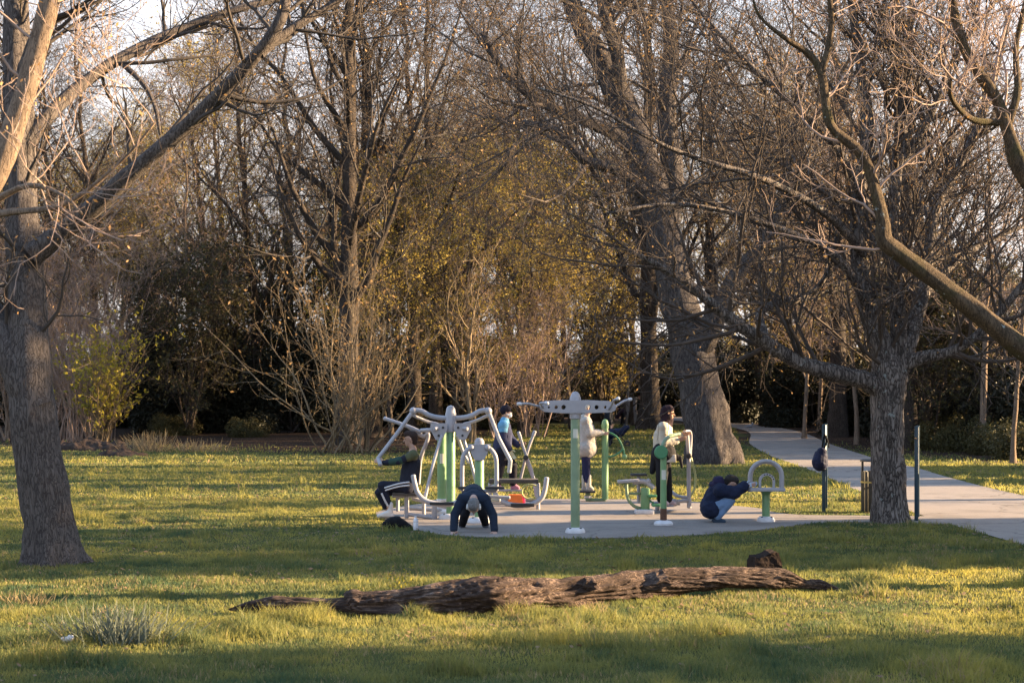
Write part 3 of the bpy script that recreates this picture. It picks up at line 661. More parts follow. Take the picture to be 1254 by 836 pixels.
for row, (Y, step, kinds) in enumerate(((88, 115, ('gold', 'tall', 'gold_low', 'gold')), (100, 110, ('brown', 'gold', 'tall')), (114, 120, ('gold', 'brown', 'gold_low')), (130, 120, ('brown', 'gold')))):
    for px in range(-60, 1140, step):
        if row in (0,) and 880 < px < 1000: continue
        x, y = P2(px + rng.uniform(-30, 30), Y + rng.uniform(-5, 5))
        plant(kinds[rng.randrange(len(kinds))], 'woodland_tree', 'tree', x, y, rng.uniform(0.8, 1.05), rng.uniform(0, 6.3), 'trees of the wood')
for px, Y, s in ((480, 70, 0.9), (560, 72, 1.0), (640, 78, 1.0), (700, 84, 1.1), (1010, 88, 0.9)):
    x, y = P2(px, Y); plant('gold_low', 'woodland_tree', 'tree', x, y, s, rng.uniform(0, 6.3), 'trees of the wood')
for px, Y, s in ((60, 73, 1.0), (10, 70, 1.1), (110, 76, 1.05), (645, 76, 0.8)):
    x, y = P2(px, Y); plant('thicket', 'thicket_tree', 'tree', x, y, s, rng.uniform(0, 6.3), 'bare thickets at the wood edge')
for px, Y, s in ((180, 82, 1.1), (260, 80, 1.2), (330, 84, 1.1), (560, 84, 1.0), (740, 92, 1.1), (1080, 80, 1.0), (1170, 66, 1.0), (1240, 62, 0.9), (980, 92, 1.0), (430, 84, 1.1), (1140, 62, 0.9), (1215, 60, 0.8), (230, 76, 1.0), (1100, 70, 0.9)):
    x, y = P2(px, Y); plant('darkthicket', 'thicket_tree', 'tree', x, y, s, rng.uniform(0, 6.3), 'dark thickets in the wood')
for px, Y, s, h in [(222, 80, 1.05, 1.05), (292, 82, 1.05, 1.1), (940, 97, 1.1, 1.3), (1000, 88, 1.0, 1.3), (1075, 76, 0.9, 1.2), (1140, 69, 0.8, 1.1), (1200, 65, 0.8, 1.15), (1258, 60, 0.8, 1.1), (360, 80, 1.0, 1.2), (195, 88, 1.2, 1.15), (265, 88, 1.25, 1.2), (330, 88, 1.2, 1.15), (400, 90, 1.1, 1.2), (470, 92, 1.1, 1.1), (540, 94, 1.1, 1.1), (615, 98, 1.2, 1.1), (690, 112, 1.2, 1.2), (770, 120, 1.3, 1.2), (850, 112, 1.2, 1.2),
                 (920, 104, 1.1, 1.1), (985, 100, 1.1, 1.2), (1050, 92, 1.0, 1.2), (1110, 84, 1.0, 1.1), (1165, 78, 1.0, 1.1), (1225, 74, 1.0, 1.1), (1290, 68, 1.0, 1.1), (120, 92, 1.1, 1.1), (50, 94, 1.1, 1.1), (-30, 92, 1.2, 1.1)]:
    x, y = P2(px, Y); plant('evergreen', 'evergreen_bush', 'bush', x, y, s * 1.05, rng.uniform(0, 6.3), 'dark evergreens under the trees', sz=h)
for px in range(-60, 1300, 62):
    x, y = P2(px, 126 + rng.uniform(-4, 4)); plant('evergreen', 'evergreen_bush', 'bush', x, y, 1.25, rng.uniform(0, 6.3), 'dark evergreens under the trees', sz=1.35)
for px, Y, s in ((1150, 62, 0.9), (1190, 60, 0.8), (1225, 58, 0.9), (1262, 54, 0.9), (1110, 70, 0.8), (1178, 68, 1.2), (1240, 66, 1.2), (210, 76, 0.7), (300, 74, 0.6), (1040, 78, 0.45), (610, 86, 0.8), (520, 80, 0.7)):
    x, y = P2(px, Y); plant('bramble', 'bramble_bush', 'bush', x, y, s, rng.uniform(0, 6.3), 'brambles at the wood edge')

# ---- hazel coppice fanning out behind the seated man
def coppice(name, label, cat, px, Y, n, H, spread, mats, seed, bud=0.05, per=(5, 4), r=0.05, bp=1, up=0.10, clump=0.5):
    rg = np.random.default_rng(seed); x, y = P2(px, Y); t = thing(name, label, cat, (x, y, float(gz(x, y))))
    a = rg.random(n) * 2 * np.pi; d = np.stack([np.cos(a) * spread, np.sin(a) * spread, np.ones(n)], 1) * np.stack([rg.random(n) ** .6] * 2 + [np.ones(n)], 1); d = norm(d)
    K = 12; P = np.zeros((n, K, 3)); P[:, 0, :2] = rg.normal(size=(n, 2)) * clump * 0.35; P[:, 0, 2] = -0.1; h = H * (0.55 + 0.5 * rg.random(n))
    for k in range(1, K):
        d = norm(d + rg.normal(size=(n, 3)) * 0.11 + np.array([0, 0, up])); P[:, k] = P[:, k - 1] + d * (h / (K - 1))[:, None]
    Rr = (r * (0.5 + 0.7 * rg.random(n)))[:, None] * np.linspace(1, 0.2, K)[None]
    g1 = Geo(); V, F = tubes_np(P, Rr, 6); g1.add(V, F); link('stem', g1.mesh('stem', [M[mats[0]]]), t)
    b = grow(rg, P, Rr, per[0], 0.15, 1.0, H * 0.24, R(48), 8, 0.15, 0.10, 0.6, r * 0.2, 0.4)
    c = grow(rg, *b, per[1], 0.2, 1.0, H * 0.08, R(40), 4, 0.12, 0.14, 0.7, r * 0.14, 0.6)
    link('crown' if cat == 'tree' else 'foliage', crown_geo(rg, [b, c], bud_size=bud, bud_per=bp, first=3).mesh('crown', [M[mats[0]], M[mats[1]]]), t)
    return t
coppice('hazel_bush', 'big fan-shaped bare hazel with pale sunlit stems behind the seated man', 'bush', 428, 59.5, 32, 7.8, 0.95, ('twig_tan', 'bud'), 41, 0.08, (8, 3), 0.042, clump=1.5, up=0.055)
coppice('yellow_leaved_shrub', 'shrub with bright yellow-green young leaves at the wood edge on the left', 'bush', 128, 67, 30, 5.0, 0.40, ('twig_tan', 'lime'), 42, 0.075, (7, 5), 0.03, 3, up=0.06)
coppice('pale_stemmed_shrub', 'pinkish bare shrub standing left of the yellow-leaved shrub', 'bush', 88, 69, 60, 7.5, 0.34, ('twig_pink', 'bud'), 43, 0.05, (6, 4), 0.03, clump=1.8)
coppice('sapling', 'grey-green young tree with upswept branches above the press machine', 'tree', 578, 68, 3, 7.5, 0.10, ('twig_tan', 'bud'), 44, 0.05, (16, 6), 0.10, up=0.05)
coppice('sapling', 'thin multi-stemmed young tree behind the masked walker', 'tree', 612, 70, 6, 7.0, 0.30, ('twig_pink', 'bud'), 45, 0.05, (12, 6), 0.05)
coppice('sapling', 'bushy bare young tree left of the perforated cross bar', 'tree', 650, 74, 16, 6.5, 0.45, ('twig_pink', 'gold'), 46, 0.06, (8, 5), 0.035, clump=1.0)
coppice('sapling', 'young golden-budded tree at the far end of the clearing', 'tree', 745, 100, 8, 4.5, 0.5, ('twig_yel', 'gold'), 47, 0.12, (8, 5), 0.04, 3)
coppice('log_side_shrub', 'tiny yellow-leaved seedling bush behind the middle of the fallen log', 'bush', 489, 16.2, 7, 0.34, 0.7, ('twig_yel', 'lime'), 48, 0.016, (5, 3), 0.006, 2, clump=0.2)
coppice('log_side_shrub', 'smaller leafy seedling behind the dark end of the fallen log', 'bush', 441, 16.0, 4, 0.2, 0.8, ('twig_yel', 'lime'), 49, 0.012, (4, 2), 0.005, 2, clump=0.1)

# ---- evergreens and trees outside the frame on the right, whose shade lies across the lawn
for x, y, s, h, l in ((15, 8.0, 0.85, 1.9, 'dense evergreen off the right edge, second nearest the camera'), (14, 13.3, 0.72, 1.8, 'dense evergreen off the right edge, third nearest the camera'), (13, 4.5, 1.0, 1.8, 'dense evergreen off the right edge, nearest the camera'),
                   (19, 22.6, 0.80, 2.3, 'tall evergreen off the right edge, fourth from the camera'), (21.5, 25.8, 0.80, 2.6, 'tall evergreen off the right edge, fifth from the camera'), (18.5, 27.0, 0.5, 1.9, 'small evergreen off the right edge behind the tall ones'),
                   (25, 41, 0.72, 2.7, 'evergreen off the right edge, sixth from the camera'), (28.5, 48.5, 0.75, 3.0, 'evergreen off the right edge, seventh from the camera'), (25.5, 44.8, 0.72, 2.8, 'tall evergreen off the right edge between its two nearest neighbours'), (31, 58, 0.7, 2.4, 'evergreen off the right edge, farthest from the camera')):
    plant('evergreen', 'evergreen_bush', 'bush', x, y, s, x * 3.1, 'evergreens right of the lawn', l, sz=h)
for x, y, s, l in ((23, 34, 0.8, 'bare tree outside the frame on the right beyond the path'), (26, 41, 0.8, 'second bare tree outside the frame on the right'), (31, 50, 0.85, 'third bare tree outside the frame on the right')):
    plant('brown', 'woodland_tree', 'tree', x, y, s, x, 'trees right of the path', l)

# ---- fallen log
def log():
    t = thing('fallen_log', 'long weathered fallen log with rotten splintered ends lying across the grass', 'log', tuple(G(640, 752)))
    prof = [(280, 747, 749), (292, 743, 751), (310, 738, 752), (335, 734, 753), (365, 735, 753), (400, 737, 753), (424, 735, 754), (432, 727, 757), (446, 729, 758), (480, 724, 758), (520, 718, 757), (560, 714, 757), (600, 712, 755), (640, 711, 754),
            (690, 709, 750), (740, 707, 744), (770, 703, 738), (800, 701, 733), (840, 700, 726), (880, 697, 722), (920, 697, 720), (950, 697, 720), (966, 701, 720), (985, 711, 721), (1003, 711, 723), (1026, 721, 725)]
    pts = []; rr = []
    for a, b, c in prof:
        Y = 3900 / (np.interp(a, [288, 600, 800, 1026], [752, 750, 733, 722]) - 490); p = W(a, (b + c) / 2, Y); pts.append(p); rr.append((c - b) / 2 / 2000 * Y)
    n = 420; S = 96; P = spline(pts, n); r = np.interp(np.linspace(0, 1, n), np.linspace(0, 1, len(rr)), rr) * 1.1; P[:, 2] += 0.015
    th = np.arange(S) * 2 * np.pi / S; sx = P[:, 0]
    rg = np.random.default_rng(7); D = np.zeros((n, S))
    def tn(a, b, sa, sb, sd):     # noise on the bark, wrapping round
        X = np.cos(b) * sb; Z = np.sin(b) * sb
        return vnoise(a / sa + 40 + X, Z + 9 + 0 * a, 1.0, sd) - 0.5
    A, B = np.meshgrid(sx, th, indexing='ij'); B = B + 0.5 * np.sin(A * 1.6)
    D = 0.42 * tn(A, B, 0.5, 1.0, 1) + 0.42 * tn(A, B, 0.2, 2.2, 2) + 0.34 * tn(A, B, 0.14, 7, 3) + 0.14 * tn(A, B, 0.03, 14, 4)
    D -= 0.28 * (np.abs(tn(A, B, 0.4, 5, 5)) < 0.035); D = D + 0.16 * (tn(A, B, 0.35, 3, 6) > 0.06)
    Rr = (r[:, None] * 0.93 + 0.0) * (1 + D * 0.75)
    V, F = tubes_np(P[None], Rr[None], S); g = Geo(); g.add(V, F)
    o = link('trunk', None or mesh_np('trunk', V - np.array(ORG), [F], [M['log']]), t)
    # knots and torn plates
    def chunk(px, py, Y, size, rot, seed, name='stub', mat='log'):
        bm = bmesh.new(); bmesh.ops.create_cube(bm, size=1); bmesh.ops.subdivide_edges(bm, edges=bm.edges[:], cuts=5, use_grid_fill=True)
        r2 = np.random.default_rng(seed); c = W(px, py, Y)
        for v in bm.verts:
            q = v.co.copy(); f = 1 - 0.35 * max(0, q.z); v.co = Vector((q.x * size[0] * f, q.y * size[1] * f, q.z * size[2])) + Vector(r2.normal(size=3)) * min(size) * (0.05 if name != 'stub' else 0.02)
            if q.z > 0.3: v.co.z += (q.x * 0.25 + math.sin(q.x * 9) * 0.06) * size[2]
        bmesh.ops.transform(bm, matrix=Matrix.Translation(c - ORG) @ Euler(rot).to_matrix().to_4x4(), verts=bm.verts)
        me = bpy.data.meshes.new(name); bm.to_mesh(me); bm.free(); me.materials.append(M[mat]); ob = link(name, me, t); return ob
    chunk(936, 689, 17.2, (0.31, 0.22, 0.20), (0.1, -0.1, 0.25), 1, 'stub', 'rot')
    chunk(432, 742, 15.5, (0.10, 0.24, 0.24), (0.0, 0.25, 0.2), 2, 'knot'); chunk(606, 722, 15.3, (0.16, 0.14, 0.12), (0.5, 0.1, 0.2), 3, 'knot'); chunk(800, 712, 15.9, (0.30, 0.2, 0.10), (0.5, -0.2, 0.2), 13, 'knot')
    chunk(722, 715, 15.4, (0.12, 0.1, 0.08), (0.3, 0.3, 0.2), 4, 'knot'); chunk(345, 747, 15.1, (0.34, 0.14, 0.07), (0.1, 0.1, 0.2), 5, 'bark_plate'); chunk(900, 716, 16.9, (0.5, 0.2, 0.05), (0.2, 0.08, 0.1), 6, 'bark_plate')
    chunk(990, 716, 17.0, (0.3, 0.06, 0.06), (0.2, 0.35, 0.1), 7, 'splinter'); chunk(1010, 718, 17.1, (0.34, 0.05, 0.05), (0.2, 0.42, -0.2), 8, 'splinter'); chunk(378, 747, 15.2, (0.3, 0.10, 0.05), (0.3, -0.1, -0.2), 9, 'bark_plate')
def logmat():
    m, nt, b = new_mat('weathered_log'); v = coords(nt, (1.1, 11, 11)); v1 = coords(nt)
    f = noise(nt, v, 5, 9, 0.7); g_ = noise(nt, v1, 3.2, 5)
    ad = N(nt, 'ShaderNodeMath', operation='MULTIPLY_ADD'); nt.links.new(g_, ad.inputs[0]); ad.inputs[1].default_value = 0.6; nt.links.new(f, ad.inputs[2])
    nt.links.new(ramp(nt, ad.outputs[0], [(0.58, (0.014, 0.010, 0.009)), (0.84, (0.066, 0.047, 0.040)), (0.98, (0.23, 0.165, 0.13))]), b.inputs['Base Color'])
    b.inputs['Roughness'].default_value = 0.95; b.inputs['Specular IOR Level'].default_value = 0.15; bump(nt, b, f, 1.0, 0.022); return m
M['log'] = logmat(); M['rot'] = plain('rotten_wood', (0.024, 0.016, 0.013), 0.95, var=.5, scale=18, bmp=.02, spec=.1); log()

# ---- bulb leaves, straw tufts, soil mound, litter
def blades(name, label, cat, px, py, n, h, spread, w, mat, seed, group=None):
    rg = np.random.default_rng(seed); c = G(px, py); t = rg.normal(size=(n, 2)) * np.array([spread, spread * 0.45]); K = 5
    a = rg.random(n) * 2 * np.pi; d = norm(np.stack([np.cos(a) * 0.45 + t[:, 0] / spread * 0.35, np.sin(a) * 0.45, np.ones(n)], 1)); hh = h * (0.5 + 0.6 * rg.random(n))
    P = np.zeros((n, K, 3)); P[:, 0, :2] = t * 0.75
    for k in range(1, K):
        d = norm(d + rg.normal(size=(n, 3)) * 0.1 - np.array([0, 0, 0.06])); P[:, k] = P[:, k - 1] + d * (hh / (K - 1))[:, None]
    b = rg.random(n) * 3.14; s = np.stack([np.cos(b), np.sin(b), 0 * b], 1)[:, None] * (w * np.array([0.8, 1, 1, 0.8, 0.15]))[None, :, None] / 2
    V = np.stack([P - s, P + s], 2).reshape(-1, 3); base = np.arange(n)[:, None] * K * 2; k = np.arange(K - 1)[None] * 2
    F = np.stack([base + k, base + k + 1, base + k + 3, base + k + 2], -1).reshape(-1, 4)
    o = link(name, mesh_np(name, V, [F], [M[mat]])); o.location = c; tag(o, label, cat, group); return o
blades('daffodil_clump', 'clump of grey-green strap leaves in the grass at the lower left', 'plant', 146, 787, 300, 0.34, 0.25, 0.010, 'iris', 51)
blades('dry_grass_tuft', 'pale dry grass tuft in the sunlit grass near the lower left corner', 'plant', 30, 740, 90, 0.16, 0.22, 0.006, 'straw', 52)
blades('dry_grass_tuft', 'pale straw tuft at the foot of the wood right of the yellow-leaved shrub', 'plant', 182, 553, 160, 0.85, 0.5, 0.02, 'straw', 53)
blades('dry_grass_tuft', 'pale straw tuft at the wood edge halfway to the hazel', 'plant', 240, 553, 160, 0.55, 0.7, 0.02, 'straw', 54)
blades('dry_grass_tuft', 'pale straw tuft in front of the fallen log right of its middle', 'plant', 726, 752, 60, 0.16, 0.07, 0.006, 'straw', 55)
def mound(name, label, px, py, sx, sy, h, seed, mat):
    rg = np.random.default_rng(seed); n = 60; u = np.linspace(-1, 1, n); X, Y = np.meshgrid(u, u); rr = np.clip(1 - (X**2 + Y**2), 0, 1)
    Z = h * rr ** 0.6 * (0.35 + 0.9 * vnoise(X * sx + 9, Y * sy + 9, 0.35, seed) + 0.5 * vnoise(X * sx, Y * sy, 0.12, seed + 1)) - 0.02
    V = np.stack([X * sx, Y * sy, Z], -1).reshape(-1, 3); i = np.arange(n - 1)[:, None] * n + np.arange(n - 1)[None]
    o = link(name, mesh_np(name, V, [np.stack([i, i + 1, i + n + 1, i + n], -1).reshape(-1, 4)], [M[mat]])); o.location = G(px, py); tag(o, label, 'soil heap'); return o
M['soil'] = plain('dark_soil', (0.045, 0.032, 0.026), 1.0, var=0.5, scale=6, bmp=0.05, spec=0.1)
mound('soil_heap', 'long low heap of dark clods under the yellow-leaved shrub', 115, 551, 2.6, 0.7, 0.34, 61, 'soil')
mound('soil_heap', 'smaller patch of dark clods in the grass right of the soil heap', 150, 558, 0.9, 0.5, 0.22, 63, 'soil')
# ---- iron railing far down the path
def railing():
    a = P2(905, 112); b = P2(1075, 96); t = thing('iron_railing', 'old iron railing beyond the far end of the path', 'fence', (a[0], a[1], float(gz(*a))))
    n = 60; m = MB()
    for k in range(n):
        u = k / (n - 1); x = a[0] * (1 - u) + b[0] * u; y = a[1] * (1 - u) + b[1] * u; z = float(gz(x, y)); m.tube([(x, y, z - .1), (x, y, z + 1.9)], 0.022, 5, smooth=False)
    m.build('railing_bars', M['rail'], t); m = MB()
    for h in (0.25, 1.7): m.tube([(a[0], a[1], float(gz(*a)) + h), (b[0], b[1], float(gz(*b)) + h)], 0.025, 5, smooth=False)
    m.build('rail', M['rail'], t)
M['rail'] = plain('rusted_iron', (0.16, 0.12, 0.08), 0.8, var=0.3)
railing()

# ---- evening air between the lawn and the far wood
if HAZE:
    hz = MB(); hm = bpy.data.materials.new('haze'); hm.use_nodes = True; hn = hm.node_tree; hn.nodes.clear()
    ho = hn.nodes.new('ShaderNodeOutputMaterial'); pv = hn.nodes.new('ShaderNodeVolumePrincipled'); hn.links.new(pv.outputs[0], ho.inputs['Volume'])
    pv.inputs['Color'].default_value = (0.86, 0.84, 0.88, 1); pv.inputs['Density'].default_value = HAZE; pv.inputs['Anisotropy'].default_value = 0.2
    bmz = bmesh.new(); bmesh.ops.create_cube(bmz, size=1); mz = bpy.data.meshes.new('haze')
    for v in bmz.verts: v.co = Vector((v.co.x * 1640, v.co.y * 980 + 430, (v.co.z + .5) * 33 - 1.3))
    bmz.to_mesh(mz); bmz.free(); mz.materials.append(hm); ob = link('haze', mz, kind='stuff'); tag(ob, 'thin pale evening haze over the park', 'haze')
    scene.cycles.volume_bounces = 0
# ================================================================== exercise equipment
M['steel'] = plain('grey_powder_coat', (0.31, 0.305, 0.335), 0.36, var=0.10, scale=6, spec=0.5)
M['white'] = plain('white_base_cover', (0.56, 0.55, 0.57), 0.5, var=0.12, scale=8)
M['green'] = plain('green_powder_coat', (0.14, 0.27, 0.125), 0.42, var=0.12, scale=5, spec=0.5)
M['green_old'] = plain('faded_green_paint', (0.18, 0.25, 0.15), 0.5, var=0.12, scale=5)
M['teal_green'] = plain('bright_green_paint', (0.06, 0.21, 0.10), 0.45, var=0.1, scale=5)
M['olive'] = plain('olive_paint', (0.34, 0.36, 0.16), 0.5, var=0.1, scale=5)
M['black'] = plain('black_rubber', (0.022, 0.022, 0.024), 0.6, var=0.2)
M['board'] = plain('worn_dark_board', (0.06, 0.05, 0.042), 0.7, var=0.3, scale=20)
M['sticker'] = plain('pale_instruction_sticker', (0.55, 0.54, 0.46), 0.5, var=0.06)
M['navy'] = plain('blue_green_paint', (0.018, 0.05, 0.075), 0.4, var=0.12)
M['rust'] = plain('rusty_foot', (0.11, 0.055, 0.035), 0.9, var=0.3)
M['orange'] = plain('orange_plastic', (0.75, 0.17, 0.03), 0.45, var=0.08)
M['pink'] = plain('pink_cloth', (0.55, 0.06, 0.20), 0.7, var=0.1)

def post(c, r, h, mat, parent, capmat='steel', collar=None, sticker=None, foot=True, fh=0.09, fr=0.17, dome=True, name='post'):
    x, y, z = c
    MB().lathe((x, y, 0.02), [(r, 0.03), (r, h), (r * 0.98, h + 0.004)], 22).build(name, M[mat], parent)
    if foot:
        f = MB().lathe((x, y, 0.014), [(0.0, 0.0), (fr, 0.0), (fr, fh * 0.35), (fr * 0.86, fh * 0.8), (fr * 0.55, fh), (r + 0.004, fh * 1.02)], 24)
        b = f.build('base_cover', M['white'], parent)
        bb = MB()
        for k in range(4): bb.lathe((x + fr * 0.72 * math.cos(k * 1.57 - 0.78), y + fr * 0.72 * math.sin(k * 1.57 - 0.78), 0.014 + fh * 0.8), [(0.018, 0), (0.018, 0.016), (0, 0.017)], 8)
        bb.build('bolt_cap', M['black'], b)
    if dome:
        q = h + 0.02
        MB().lathe((x, y, q), [(r + .006, -.02), (r + .008, 0.05), (r * 0.95, 0.10), (r * 0.65, 0.14), (0.0, 0.155)], 20).build('post_cap', M[capmat], parent)
    if collar:
        MB().lathe((x, y, 0.02), [(r, collar[0]), (r + .012, collar[0]), (r + .012, collar[1]), (r, collar[1])], 22).build('collar', M['steel'], parent)
    if sticker:
        a = np.linspace(-2.1, -1.0, 8); V = []
        for zz in sticker: V += [(x + (r + .003) * math.cos(t), y + (r + .003) * math.sin(t), zz) for t in a]
        MB().poly(V, [(k, k + 1, k + 9, k + 8) for k in range(7)]).build('sticker', M['sticker'], parent)

def H(py, Y): return CAMH + (490 - py) / 2000 * Y

# ---- press machine (two green posts, swinging press arms, seat)
Y = 26.7; g0 = W(552, 636, Y); t = thing('press_machine', 'big grey and green press station with arched swing arms where the man sits', 'exercise machine', (g0.x, Y, 0.014))
P = lambda a, b, d=0.0: W(a, b, Y + d)
post((g0.x, Y, 0), 0.074, H(527, Y), 'green', t, dome=False, fr=0.20, sticker=None)
MB().lathe((g0.x, Y, 0), [(.075, H(529, Y)), (.088, H(528, Y)), (.088, H(506, Y)), (.080, H(505, Y)), (.074, H(500.5, Y)), (.05, H(497.2, Y)), (0, H(496, Y))], 22).build('head', M['steel'], t)
p2 = W(541, 626, Y + 1.0)
MB().lathe((p2.x, Y + 1.0, 0.02), [(.075, 0), (.075, H(526, Y + 1))], 20).build('rear_post', M['green'], t)
MB().lathe((p2.x, Y + 1, 0.014), [(0, 0), (.17, 0), (.16, .06), (.09, .10), (.09, .26), (.076, .27)], 22).build('rear_base_cover', M['white'], t)
a_ = [(p2.x + (.078) * math.cos(q), Y + 1 + .078 * math.sin(q), z) for z in (H(567, Y + 1), H(555, Y + 1)) for q in np.linspace(-2.0, -1.1, 6)]
MB().poly(a_, [(k, k + 1, k + 7, k + 6) for k in range(5)]).build('sticker', M['sticker'], t)
m = MB()
for s in (-1, 1):
    m.tube([P(552, 512), P(552 + s * 16, 511), P(552 + s * 27, 508), P(552 + s * 36, 503), P(552 + s * 47, 502)] , .040, 12)
    m.tube([P(552, 523), P(552 + s * 12, 524, -.1), P(552 + s * 20, 525, -.2)], .034, 10)
m.build('arched_beam', M['steel'], t)
m = MB()
for s in (-1, 1): MB().tube([P(552 + s * 47, 508), P(552 + s * 28, 516, .2), P(552 + s * 16, 519, .2)], .026, 10).build('brace', M['steel'], t)
for s, pts in ((-1, [P(506, 503), P(486, 531, -.05), P(463, 561, -.1), P(466, 569, -.2)]), (1, [P(598, 503), P(611, 537, -.1), P(625, 564, -.2), P(623.5, 578, -.2)])):
    o = MB().tube(pts, .034, 12, smooth=False).ball(pts[0], .062).build('press_arm', M['steel'], t)
    MB().tube([pts[2], pts[3]], .036, 10).build('grip', M['steel'], o)
for s in (-1, 1):
    c = P(552 + s * 14.5, 527, -.1)
    m = MB(); hw = .14
    pl = [(-.13, .12), (.13, .12), (.14, .02), (.05, -.15), (-.05, -.15), (-.14, .02)]
    for dy in (-.05, .05):
        V = [(c.x + a, c.y + dy - .006, c.z + b) for a, b in pl] + [(c.x + a, c.y + dy + .006, c.z + b) for a, b in pl]
        m.poly(V, [(0, 1, 2, 3), (0, 3, 4, 5), (9, 8, 7, 6), (11, 10, 9, 6)] + [(k, (k + 1) % 6, 6 + (k + 1) % 6, 6 + k) for k in range(6)])
    o = m.build('pivot_plate', M['steel'], t)
    b = MB()
    for a, q in ((-.07, .05), (.07, .05), (0, -.08)): b.lathe((c.x + a, c.y - .062, c.z + q), [(0, -.012), (.02, -.012), (.02, 0)], 10, 'y')
    b.build('bolt', M['black'], o)
m = MB(); m.tube([P(472, 512.5, .3), P(500, 522, .25), P(516, 529, .2)], .032, 10).ball(P(472, 512.5, .3), .038); m.tube([P(516, 527, .2), P(530, 526, 0)], .035, 10)
m.tube([P(500, 522, .25), P(518, 534, .25), P(524, 531, .25), P(523, 540, .25), P(515, 562, .3), P(512.5, 592, .35)], .034, 10); m.build('rear_press_arm', M['steel'], t)
for pts in ([P(541, 533, -.15), P(531, 566, -.3), P(520, 611, -.45)], [P(566, 533, -.1), P(575, 560, -.1), P(583, 590, -.1)], [P(560, 533, .3), P(568, 556, .5), P(574, 566, .5)]):
    MB().tube(pts, .028, 10, smooth=False).build('hanger_tube', M['steel'], t)
MB().tube([P(506, 582, -.5), P(508, 592, -.5), P(512, 604, -.5), P(522, 613, -.5), P(540, 617, -.5), P(556, 616, -.5), P(570, 607, -.5), P(580, 596, -.5)], .040, 12).build('leg_lever', M['steel'], t)
MB().box(P(541, 616, -.5), (.38, .17, .045)).build('foot_pad', M['black'], t)
m = MB(); c0 = P(500, 604)
s_ = MB().box(P(497, 604), (.42, .36, .05)).build('seat', M['board'], t)
m.tube([P(481, 607), P(511, 607)], .03, 10); m.tube([P(487, 607, .1), P(487, 625, .1)], .03, 10); m.tube([P(498, 607), P(498, 633)], .038, 10)
m.tube([P(498, 629), P(533, 634)], .034, 10); m.tube([P(532, 613), P(532, 638)], .045, 12); m.tube([P(505, 610, .2), P(552, 622, .2)], .032, 10); m.tube([P(519, 611, .5), P(519, 629, .5)], .034, 10); m.tube([P(500, 622, .5), P(540, 625, .9)], .03, 10)
m.build('seat_frame', M['steel'], t)

# ---- twin-arm leg machine in front of it, right
Y = 25.9; g0 = W(585, 641, Y); t = thing('leg_machine', 'short domed grey and green post with two hoop arms behind the man on all fours', 'exercise machine', (g0.x, Y, 0.014))
P = lambda a, b, d=0.0: W(a, b, Y + d)
cx = W(587, 600, Y).x
post((cx, Y, 0), 0.075, H(562, Y), 'green', t, dome=False, fr=0.19)
MB().lathe((cx, Y, 0), [(.076, H(564, Y)), (.078, H(541, Y)), (.076, H(540, Y)), (.05, H(536.5, Y)), (0, H(535.5, Y))], 20).build('post_cap', M['steel'], t)
c = P(587, 553, -.05); pl = [(-.19, .12), (.19, .12), (.11, -.06), (.07, -.13), (-.07, -.13), (-.11, -.06)]
V = [(c.x + a, c.y - .05, c.z + b) for a, b in pl] + [(c.x + a, c.y + .09, c.z + b) for a, b in pl]
MB().poly(V, [(0, 1, 2, 5), (2, 3, 4, 5), (11, 8, 7, 6), (11, 10, 9, 8)] + [(k, (k + 1) % 6, 6 + (k + 1) % 6, 6 + k) for k in range(6)]).build('shoulder_plate', M['steel'], t)
for s in (-1, 1):
    MB().tube([P(587 + s * 10, 548, -.1), P(587 + s * 15, 551, -.1), P(587 + s * 20, 560, -.1), P(587 + s * 21, 575, -.1), P(587 + s * 21, 600, -.1)], .036, 12).ball(P(587 + s * 10, 548, -.1), .05).build('hoop_arm', M['steel'], t)
m = MB(); m.tube([P(566, 601, -.1), P(608, 601, -.1)], .03, 10); m.build('cross_tube', M['steel'], t); m = MB(); m.tube([P(588, 596, .3), P(600, 610, .3), P(612, 612, .3)], .035, 10); m.build('step_arm', M['steel'], t); MB().tube([P(600, 608), P(624, 609)], .03, 10).build('step_tube', M['steel'], t)
for q in (573, 606): MB().box(P(q - 0 * 3, 597, -.2), (.30, .16, .04)).build('foot_pad', M['black'], t)

# ---- sit-up bench
Y = 29.2; g0 = W(640, 622, Y); t = thing('sit_up_bench', 'low sit-up bench with a dark board and a curved grey tube frame', 'exercise machine', (g0.x, Y, 0.014))
P = lambda a, b, d=0.0: W(a, b, Y + d)
MB().box(P(629, 588.5), (.88, .42, .07)).build('seat', M['board'], t)
MB().tube([P(604, 594, -.2), P(607, 605, -.2), P(614, 613, -.2), P(628, 618, -.2), P(648, 618, -.2), P(662, 611, -.2), P(667, 600, -.2), P(669.5, 585, -.2)], .045, 12).build('frame', M['steel'], t)
MB().box(P(640, 618, -.2), (.42, .15, .06)).build('foot_pad', M['black'], t)
m = MB()
for a in (600, 659):
    for d in (-.15, .2): m.tube([P(a, 592, d), P(a, 623, d)], .034, 10)
m.build('leg', M['steel'], t)
th = np.linspace(0, 6.283, 25); MB().tube([P(650 + 11 * math.cos(a), 602 + 9 * math.sin(a), .3) for a in th], .015, 8, smooth=False).build('hoop', M['olive'], t)

